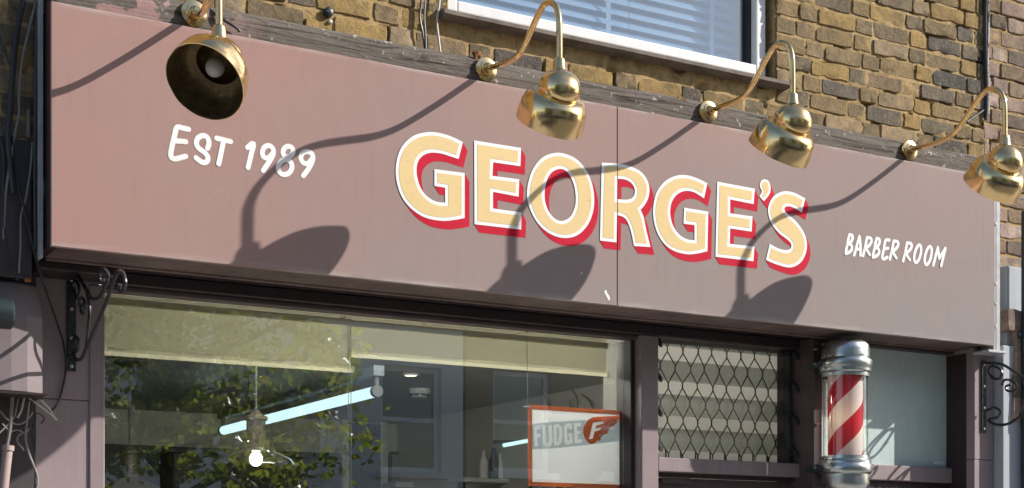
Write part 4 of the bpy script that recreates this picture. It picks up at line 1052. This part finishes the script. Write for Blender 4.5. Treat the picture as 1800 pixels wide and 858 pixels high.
# fluorescent batten
fl = thing('fluorescent_light', 'long glowing fluorescent tube hanging from the shop ceiling', 'strip light', atZ(520, 720, 2.50))
pA, pB = atZ(392, 757, 2.47), atZ(662, 688, 2.47)
obj('tube', MB().tube([pA, pB], .028, 14), 'tube_light', fl, True)
u = (pB - pA).normalized()
up_ = Vector((0, 0, .075)); sd_ = u.cross(Vector((0, 0, 1))) * .028
bt_ = MB(); q0, q1 = pA - u*.03 + up_, pB + u*.03 + up_
bt_.add([q0 - sd_, q0 + sd_, q1 + sd_, q1 - sd_, q0 - sd_ + Vector((0,0,.05)), q0 + sd_ + Vector((0,0,.05)), q1 + sd_ + Vector((0,0,.05)), q1 - sd_ + Vector((0,0,.05))], [(0,3,2,1),(4,5,6,7),(0,1,5,4),(1,2,6,5),(2,3,7,6),(3,0,4,7)])
obj('batten', bt_, 'interior_blue', fl)
for q in (pA, pB): obj('end_holder', MB().tube([q - u*.015, q + u*.015], .030, 12).tube([q, q + up_], .012, 8), 'interior_dark', fl, True)
for q in (pA + u*.5, pB - u*.5): obj('hanger', MB().tube([q + up_*1.6, Vector((q.x, q.y, ZC))], .006, 6), 'interior_dark', fl, True)

emit('fill_strip_glow', (1.0, .97, .90), 24)  # for two unseen strips added to brighten the room, blinds and poster
for yy, lab in ((1.15, 'added fill light strip just inside the shop window behind the blinds'), (1.5, 'added fill light strip further into the shop behind the blinds')):
    sl_ = thing('added_fill_strip', lab, 'strip light', (2.1, yy, ZC - .1))
    obj('batten', MB().box(.3, 3.7 if yy < 1.3 else 2.7, yy - .04, yy + .04, ZC - .05, ZC - .001), 'plastic_white', sl_)
    obj('tube', MB().tube([(.35, yy, ZC - .085), (3.65 if yy < 1.3 else 2.65, yy, ZC - .085)], .02, 12), 'fill_strip_glow', sl_, True)
    for xx in (.33, 3.67 if yy < 1.3 else 2.67): obj('end_holder', MB().box(xx - .015, xx + .015, yy - .025, yy + .025, ZC - .115, ZC - .0505), 'plastic_white', sl_)
def pendant(x, ytop, ybulb, depth_z, lit, label):
    c_ = atZ(x, ytop, ZC) if depth_z is None else None
    if c_ is None:
        d = depth_z; r = _ray(x, ybulb); c_ = CAM + r * d; zb_ = c_.z
    else:
        r = _ray(x, ybulb); D = (c_ - CAM).dot(FW); zb_ = (CAM + r * D).z
    X_, Y_ = c_.x, c_.y
    root = thing('pendant_lamp', label, 'pendant lamp', (X_, Y_, zb_ - .05), 'pendant lamps inside the shop')
    obj('ceiling_rose', MB().lathe([(.10, ZC), (.09, ZC - .03), (.02, ZC - .06), (.008, ZC - .09)], (X_, Y_, 0), (0, 0, 1), 24), 'interior_dark', root, True)
    obj('cord', MB().tube([(X_, Y_, ZC - .06), (X_, Y_, zb_ + .20)], .006, 6), 'interior_dark', root, True)
    obj('holder', MB().lathe([(.006, zb_ + .27), (.02, zb_ + .26), (.03, zb_ + .245), (.055, zb_ + .235), (.055, zb_ + .22), (.045, zb_ + .215), (.045, zb_ + .09), (.06, zb_ + .075)], (X_, Y_, 0), (0, 0, 1), 24), 'antler', root, True)
    obj('shade', MB().lathe([(.05, zb_ + .085), (.09, zb_ + .07), (.17, zb_ + .035), (.20, zb_ + .010), (.205, zb_ + .004)], (X_, Y_, 0), (0, 0, 1), 32), 'pole_glass' if lit else 'brass_inside', root, True)
    obj('bulb', MB().lathe([(.02, zb_ + .075)] + [(.031*math.sin(R(a)) + .0001, zb_ + .035 + .034*math.cos(R(a))) for a in range(30, 181, 15)], (X_, Y_, 0), (0, 0, 1), 20), 'pendant_bulb' if lit else 'bulb_glass', root, True)
pendant(450, 600, 820, 7.0, True, 'lit pendant lamp with a white bulb below the fluorescent tube')
pendant(228, 700, 868, 8.2, False, 'unlit brass pendant lamp at the left side of the shop window')

p = atZ(737, 684, ZC); s_d = thing('smoke_detector', 'white smoke detector on the shop ceiling', 'smoke detector', p)
obj('base', MB().lathe([(.07, ZC), (.07, ZC - .02), (.064, ZC - .03)], (p.x, p.y, 0), (0, 0, 1), 28), 'plastic_white', s_d, True)
obj('chamber', MB().lathe([(.060, ZC - .028), (.054, ZC - .052), (.045, ZC - .058), (.0001, ZC - .058)], (p.x, p.y, 0), (0, 0, 1), 28), 'plastic_white', s_d, True)
for k in range(8):
    a = k * math.pi / 4; q = Vector((p.x + .0575*math.cos(a), p.y + .0575*math.sin(a), ZC - .040))
    tg = Vector((-math.sin(a), math.cos(a), 0)) * .016
    obj('vent', MB().tube([q - tg, q + tg], .007, 6), 'interior_dark', s_d)
p = atZ(722, 658, ZC); dl = thing('downlight', 'small glowing warm downlight in the shop ceiling', 'downlight', p)
obj('trim', MB().lathe([(.05, ZC - .001), (.048, ZC - .008), (.036, ZC - .009)], (p.x, p.y, 0), (0, 0, 1), 24), 'plastic_white', dl, True)
obj('lens', MB().lathe([(.036, ZC - .0085), (.0001, ZC - .0075)], (p.x, p.y, 0), (0, 0, 1), 24), 'downlight', dl, True)
# antlers on the wall behind the poster
an = thing('antlers', 'dark curved antlers rising behind the poster', 'antlers', at(1000, 760, 2.2))
for pts in ([(978,760),(972,730),(966,712),(958,694),(954,684)], [(1010,760),(1014,735),(1018,715),(1014,697),(1004,684)], [(1034,765),(1042,740),(1044,718),(1036,703),(1022,693)], [(1006,735),(1005,715),(1003,700)]):
    P = smooth_line([at(x, y, 2.2) for x, y in pts], 6); n = len(P)
    obj('antler', MB().tube(P, [.022 * (1 - .85 * i / (n - 1)) for i in range(n)], 8), 'antler', an, True)
pS = at(1005, 790, 2.2)
obj('skull_mount', MB().lathe([(.0001, -.06), (.05, -.05), (.075, -.01), (.07, .05), (.0001, .06)], pS, (0, 1, 0), 20), 'antler', an, True)
obj('post', MB().tube([(pS.x, pS.y, 0.02), (pS.x, pS.y, pS.z)], .02, 8), 'interior_dark', an, True)
# furniture seen dimly
mu = thing('mirror_unit', 'dim wall unit with mirror and shelf in the shop', 'mirror unit', (2.3, YBW - .2, 0))
xm0, xm1 = at(740, 800, YBW - .15).x, at(905, 800, YBW - .15).x
zA, zB = at(800, 752, YBW - .15).z, at(800, 835, YBW - .15).z
obj('mirror', MB().box(xm0, xm1, YBW - .06, YBW - .03, zB, zA), 'chrome', mu)
for a, b, z0, z1 in ((xm0 - .05, xm1 + .05, zA, zA + .06), (xm0 - .05, xm1 + .05, zB - .06, zB), (xm0 - .05, xm0, zB, zA), (xm1, xm1 + .05, zB, zA)):
    obj('mirror_frame', MB().box(a, b, YBW - .09, YBW - .025, z0 + .001, z1 - .001), 'antler', mu)
obj('shelf', MB().box(xm0 - .3, xm1 + .6, YBW - .3, YBW - .025, zB - .12, zB - .08), 'plastic_white', mu)
obj('cabinet', MB().box(xm0 - .3, xm1 + .6, YBW - .4, YBW - .025, .02, zB - .3), 'interior_dark', mu, bevel=.01)
wd_ = thing('dark_cupboard', 'dark cupboard with glass door on the back wall of the shop', 'cupboard', (1.2, YBW - .3, 0))
xq0, xq1 = at(300, 800, YBW - .3).x, at(560, 800, YBW - .3).x
obj('carcass', MB().box(xq0, xq1, YBW - .35, YBW - .025, .02, at(400, 800, YBW - .3).z), 'interior_dark', wd_, bevel=.01)
obj('top', MB().box(xq0 - .03, xq1 + .03, YBW - .38, YBW - .025, at(400, 800, YBW - .3).z + .001, at(400, 795, YBW - .3).z), 'antler', wd_)
pf = thing('picture_frame', 'small dark framed picture on the shop side wall', 'picture', (XRW - .03, 3.6, 1.9))
obj('frame', MB().box(XRW - .03, XRW - .001, 3.35, 3.75, 2.02, 2.36), 'interior_dark', pf, bevel=.006)
obj('print', MB().box(XRW - .034, XRW - .0305, 3.40, 3.70, 2.06, 2.32), 'poster_grey', pf)
for k_, (xa__, ya__, xb__, yb__, mt_, lab_) in enumerate(((772, 768, 800, 842, 'print_white', 'pale printed notice on the dark back wall of the shop'), (806, 760, 836, 836, 'poster_grey', 'grey print beside the pale notice on the back wall'), (690, 800, 722, 850, 'print_white', 'small pale card low on the back wall of the shop'))):
    A_ = at(xa__, yb__, YBW - .045); B_ = at(xb__, ya__, YBW - .045)
    wpz = thing('wall_print', lab_, 'print', (A_.x, YBW - .045, A_.z))
    obj('frame', MB().box(A_.x - .02, B_.x + .02, YBW - .04, YBW - .0205, A_.z - .02, B_.z + .02), 'antler', wpz)
    obj('sheet', MB().box(A_.x, B_.x, YBW - .045, YBW - .0405, A_.z, B_.z), mt_, wpz)
bt_c = thing('bottle', 'dark blue bottle second from left among those on the shelf', 'bottle', at(868, 850, 4.2))
for i_, (xx_, hh_, mt_) in enumerate(((868, .22, 'interior_blue'), (880, .18, 'plastic_white'), (893, .24, 'antler'), (906, .17, 'poster_grey'), (850, .20, 'plastic_white'))):
    b0 = at(xx_, 842, 4.2); pr_b = [(.0001, 0), (.032, 0), (.034, hh_*.05), (.034, hh_*.6), (.014, hh_*.78), (.013, hh_), (.0001, hh_)]
    if i_ == 0:
        obj('glass_body', MB().lathe(pr_b, b0, (0, 0, 1), 14), mt_, bt_c, True)
    else:
        nb_ = tag(obj('bottle', MB().lathe(pr_b, b0, (0, 0, 1), 14), mt_, None, True), ['', 'white bottle between the dark blue and brown bottles on the shelf', 'brown bottle in the middle of the shelf', 'grey bottle nearest the poster on the shelf', 'white bottle at the left end of the shelf'][i_], 'bottle')
bs0, bs1 = at(800, 843, 4.2), at(925, 843, 4.2)
shf = thing('bottle_shelf', 'pale shelf carrying bottles left of the poster', 'shelf', (bs0.x, 4.2, 0.02))
obj('board', MB().box(bs0.x, bs1.x, 4.08, 4.32, b0.z - .03, b0.z - .001), 'plastic_white', shf, bevel=.004)
for xx_ in (bs0.x + .05, bs1.x - .05): obj('leg', MB().box(xx_ - .02, xx_ + .02, 4.18, 4.22, .02, b0.z - .031), 'interior_dark', shf)
dr = thing('inner_door', 'tall dark inner doorway in the back wall of the shop', 'door', (2.9, YBW - .03, 0))
xd0, xd1 = at(612, 800, YBW - .04).x, at(668, 800, YBW - .04).x
obj('leaf', MB().box(xd0, xd1, YBW - .05, YBW - .021, .02, at(640, 745, YBW - .04).z), 'interior_dark', dr)
for a, b in ((xd0 - .06, xd0), (xd1, xd1 + .06)): obj('architrave', MB().box(a, b, YBW - .06, YBW - .021, .02, at(640, 745, YBW - .04).z + .05), 'plastic_white', dr)
sg2 = thing('second_strip_light', 'short pale strip light left of the poster', 'strip light', at(890, 778, 3.0))
qa, qb2 = at(885, 783, 3.0), at(932, 774, 3.0)
obj('tube', MB().tube([qa, qb2], .012, 10), 'tube_light', sg2, True)
obj('rail', MB().tube([qa + Vector((-.05, .03, .02)), qb2 + Vector((.6, .03, .02))], .012, 8), 'interior_dark', sg2, True)
obj('upright', MB().tube([Vector((qb2.x + .3, qb2.y + .03, .02)), Vector((qb2.x + .3, qb2.y + .03, qb2.z + .02))], .015, 8), 'interior_dark', sg2, True)

# ------------------------------------------------------------------ poster
PY = .475
def Q(x, y): p = at(900 + x / 2.879, 560 + y / 2.879, PY); return (p.x, p.z)
po = thing('poster', 'white FUDGE poster with orange border hanging behind the shop window', 'poster', at(1015, 870, PY))
c4 = [Q(80, 447), Q(575, 456), Q(583, 852), Q(86, 858)]
x0_ = (c4[0][0] + c4[3][0]) / 2; x1_ = (c4[1][0] + c4[2][0]) / 2; zt_ = (c4[0][1] + c4[1][1]) / 2; zb_ = (c4[2][1] + c4[3][1]) / 2
bd = .019
for a, b, z0, z1 in ((x0_, x1_, zt_ - bd, zt_), (x0_, x1_, zb_, zb_ + bd), (x0_, x0_ + bd, zb_ + bd + .0002, zt_ - bd - .0002), (x1_ - bd, x1_, zb_ + bd + .0002, zt_ - bd - .0002)):
    obj('border', MB().box(a, b, PY, PY + .004, z0, z1), 'poster_orange', po)
obj('sheet', MB().add([(x0_ + bd - .001, PY - .0008, zb_ + bd - .001), (x1_ - bd + .001, PY - .0008, zb_ + bd - .001), (x1_ - bd + .001, PY - .0008, zt_ - bd + .001), (x0_ + bd - .001, PY - .0008, zt_ - bd + .001)], [(0, 1, 2, 3)]), 'poster_paper', po)
def pflat(name, pts, mat, lay, holes=(), par=None):
    L = [[Q(*p) for p in pts]] + [[Q(*p) for p in h] for h in holes]
    for i in range(len(L)):
        if (area(L[i]) > 0) != (i == 0): L[i] = L[i][::-1]
    return obj(name, MB().flat(L, PY - .0012 - .0006 * lay), mat, par or po, normals=False)
def clampx(x, y): return (x, y)
FLET = [(408,528),(462,519),(460,533),(424,542),(420,556),(450,550),(446,565),(416,572),(406,608),(388,612)]
LTR = [
    ([(108,546),(143,541),(144,560),(124,564),(125,585),(142,583),(142,600),(125,602),(130,646),(114,648)], []),
    ([(150,541),(168,540),(172,620),(180,632),(186,618),(184,540),(201,538),(204,622),(196,646),(178,651),(162,644),(155,625)], []),
    ([(208,537),(236,535),(250,550),(254,590),(248,628),(234,642),(212,644)], [[(224,553),(234,552),(238,590),(234,622),(226,624)]]),
    ([(262,545),(280,530),(300,532),(304,560),(290,562),(284,550),(277,560),(279,612),(286,622),(290,610),(289,595),(283,594),(283,582),(303,580),(306,632),(292,634),(278,640),(264,628)], []),
    ([(312,530),(346,527),(347,545),(328,547),(329,568),(344,567),(345,582),(330,584),(332,612),(351,610),(353,628),(316,632)], [])]
band = pflat('band', [(100,538),(150,528),(230,522),(330,515),(420,512),(500,508),(564,502),(564,618),(500,626),(420,636),(330,645),(240,655),(160,660),(100,662)], 'print_grey', 1, [l for l, h in LTR] + [FLET])
for l, h in LTR:
    pflat('letter', l, 'print_white', 2, h, band)
    for hh_ in h: pflat('letter_counter', hh_, 'print_grey', 2, [], band)
em = pflat('emblem', [(372,530),(385,512),(405,500),(440,497),(490,494),(545,491),(541,505),(530,518),(536,522),(524,534),(514,540),(512,548),(498,552),(488,556),(490,566),(480,572),(484,580),(470,588),(462,586),(456,596),(446,600),(448,610),(438,620),(428,618),(424,630),(412,632),(400,638),(384,628),(372,615),(362,595),(357,575),(360,550)], 'print_orange', 3, [FLET])
pflat('emblem_letter', FLET, 'print_white', 4, [], em)
for k, (x, y) in enumerate(((500,520),(478,535),(455,560),(436,590))):
    pflat('feather', [(x, y), (x + 16, y - 7), (x + 10, y + 2), (x + 4, y + 8)], 'print_white', 4, [], em)
obj('hanging_rod', MB().tube([(x0_ - .03, PY - .006, zt_ - .012), (x0_ + .008, PY - .006, zt_ - .010)], .004, 8), 'chrome', po, True)
obj('hanging_rod', MB().tube([(x1_ - .008, PY - .006, zt_ - .010), (x1_ + .03, PY - .006, zt_ - .012)], .004, 8), 'chrome', po, True)
for xx, xt in ((x0_ - .006, 926), (x1_ + .006, 1104)):
    obj('hanging_wire', MB().tube([(xx, PY - .006, zt_ - .012), (at(xt, 585, Y_GLASS + .03).x, PY - .006, ZH - .02)], .0014, 5), 'grey_cable', po, True)

# ------------------------------------------------------------------ across the street (seen in the glass and brass)
def facade(x0, x1, Y, zt, mat, label, win, cat='building'):
    root = thing('terraced_house', label, cat, ((x0 + x1)/2, Y, 0), 'houses across the street')
    mb = MB(); xs = sorted({x0, x1} | {a for w_ in win for a in (w_[0], w_[1])}); zs_ = sorted({0, zt} | {a for w_ in win for a in (w_[2], w_[3])})
    for i in range(len(xs) - 1):
        for j in range(len(zs_) - 1):
            xc, zc = (xs[i] + xs[i+1])/2, (zs_[j] + zs_[j+1])/2
            if any(w_[0] < xc < w_[1] and w_[2] < zc < w_[3] for w_ in win): continue
            mb.box(xs[i], xs[i+1], Y - .25, Y, zs_[j], zs_[j+1])
    bm_ = bmesh.new(); me = bpy.data.meshes.new('t'); me.from_pydata(mb.v, [], mb.f); bm_.from_mesh(me)
    bmesh.ops.remove_doubles(bm_, verts=bm_.verts, dist=.0005)
    seen = {}
    for f in bm_.faces: seen.setdefault(tuple(sorted(v.index for v in f.verts)), []).append(f)
    bmesh.ops.delete(bm_, geom=[f for l in seen.values() if len(l) > 1 for f in l], context='FACES')
    bm_.verts.index_update(); m2 = MB(); m2.v = [v.co.copy() for v in bm_.verts]; m2.f = [tuple(v.index for v in f.verts) for f in bm_.faces]; bm_.free(); bpy.data.meshes.remove(me)
    obj('wall', m2, mat, root)
    obj('roof', MB().prism([(x0 - .1, Y + .25), (x1 + .1, Y + .25), (x1 + .1, Y - 5), (x0 - .1, Y - 5)], zt + .002, zt + .3), 'slate', root)
    obj('back_wall', MB().box(x0, x1, Y - 5, Y - 4.8, 0, zt), mat, root)
    for a, b, z0, z1 in win:
        wn_ = obj('window', MB().box(a + .001, a + .07, Y - .16, Y - .1, z0, z1).box(b - .07, b - .001, Y - .16, Y - .1, z0, z1).box(a + .071, b - .071, Y - .16, Y - .1, z0, z0 + .07).box(a + .071, b - .071, Y - .16, Y - .1, z1 - .07, z1).box(a + .071, b - .071, Y - .15, Y - .11, (z0+z1)/2 - .03, (z0+z1)/2 + .03), 'white_upvc', root)
        obj('glass', MB().box(a + .05, b - .05, Y - .135, Y - .13, z0 + .04, z1 - .04), 'far_glass', wn_)
        obj('net_curtain', MB().box(a + .05, b - .05, Y - .22, Y - .21, z0 + .5, z1 - .04), 'interior_wall', wn_)
        obj('sill', MB().box(a - .08, b + .08, Y + .001, Y + .10, z0 - .09, z0 - .002), 'render_pale', wn_)
def wins(x0, x1, pitch, w_, rows):
    out = []; x = x0 + pitch * .5
    while x + w_/2 < x1 - .2:
        for z0, z1 in rows: out.append((x - w_/2, x + w_/2, z0, z1))
        x += pitch
    return out
YO = -13.1
facade(-16, -6.05, YO, 7.6, 'far_brick', 'brown brick house across the street at the far left', wins(-16, -6, 2.2, 1.0, ((3.3, 4.9), (5.6, 6.9))))
facade(-6, 1.95, YO, 8.2, 'render_pale', 'pale rendered house across the street behind the tree', wins(-6, 2, 2.0, .95, ((.9, 2.5), (3.3, 4.9), (5.8, 7.2))))
facade(2, 8.95, YO, 8.0, 'render_pale', 'pale house with sash windows reflected in the shop window', wins(2, 9, 1.75, .95, ((.9, 2.4), (2.95, 4.45), (5.4, 6.8))))
facade(9, 16.95, YO, 7.8, 'far_brick', 'brown brick house across the street at the right', wins(9, 17, 1.9, 1.0, ((.9, 2.4), (3.0, 4.5), (5.4, 6.8))))
facade(17, 30, YO, 7.4, 'render_pale', 'pale rendered house across the street at the far right', wins(17, 30, 2.2, 1.0, ((3.2, 4.8), (5.5, 6.8))))

def tree(x, y, label, h=6.4, rad=2.0, seed=1, n=15000, cz=4.2):
    root = thing('street_tree', label, 'tree', (x, y, -.1)); rg = random.Random(seed)
    tr_ = MB().tube(smooth_line([Vector((x, y, -.1)), Vector((x + .06, y, 1.2)), Vector((x - .05, y + .04, 2.4)), Vector((x + .03, y, 4.2)), Vector((x, y, h - .8))], 4), [.15 - .0075 * i for i in range(17)], 10)
    tk = obj('trunk', tr_, 'bark', root, True); tips = []
    for k in range(22):
        a = k * 2.4; z0 = 2.2 + (h - 3.2) * k / 21; L = rad * rg.uniform(.6, 1.0) * (1 - .45 * k / 21)
        P = [Vector((x, y, z0)), Vector((x + math.cos(a)*L*.5, y + math.sin(a)*L*.5, z0 + .35)), Vector((x + math.cos(a)*L, y + math.sin(a)*L, z0 + .5 + rg.uniform(-.3, .4)))]
        P = smooth_line(P, 4); tips += P[3:]
        obj('branch', MB().tube(P, [.04 * (1 - .8*i/(len(P)-1)) + .004 for i in range(len(P))], 6), 'bark', root, True)
    cr = MB()
    cl = []
    for p in tips:
        for _ in range(2): cl.append(p + Vector((rg.gauss(0, .28), rg.gauss(0, .28), rg.gauss(-.1, .25))))
    for i in range(n):
        q = rg.choice(cl) + Vector((rg.gauss(0, .13), rg.gauss(0, .13), rg.gauss(0, .11)))
        if q.z < 2.05: continue
        nrm = Vector((rg.gauss(0, .6), rg.gauss(0, .6), rg.gauss(.5, .5))).normalized(); u_ = nrm.orthogonal().normalized()
        u_ = Matrix.Rotation(rg.uniform(0, 6.28), 3, nrm) @ u_; v_ = nrm.cross(u_); s_ = rg.uniform(.028, .06)
        cr.add([q - u_*s_, q - u_*s_*.25 + v_*s_*.62, q + u_*s_*.35 + v_*s_*.55 - nrm*s_*.1, q + u_*s_*1.1 - nrm*s_*.25, q + u_*s_*.35 - v_*s_*.55 - nrm*s_*.1, q - u_*s_*.25 - v_*s_*.62], [(0, 1, 2, 3), (0, 3, 4, 5)])
    obj('crown', cr, 'leaf', root, normals=False)
tree(3.0, -7.6, 'leafy street tree reflected in the left half of the shop window', seed=4)
tree(-7.5, -8.0, 'leafy street tree further along the road to the left', seed=9, n=5000)
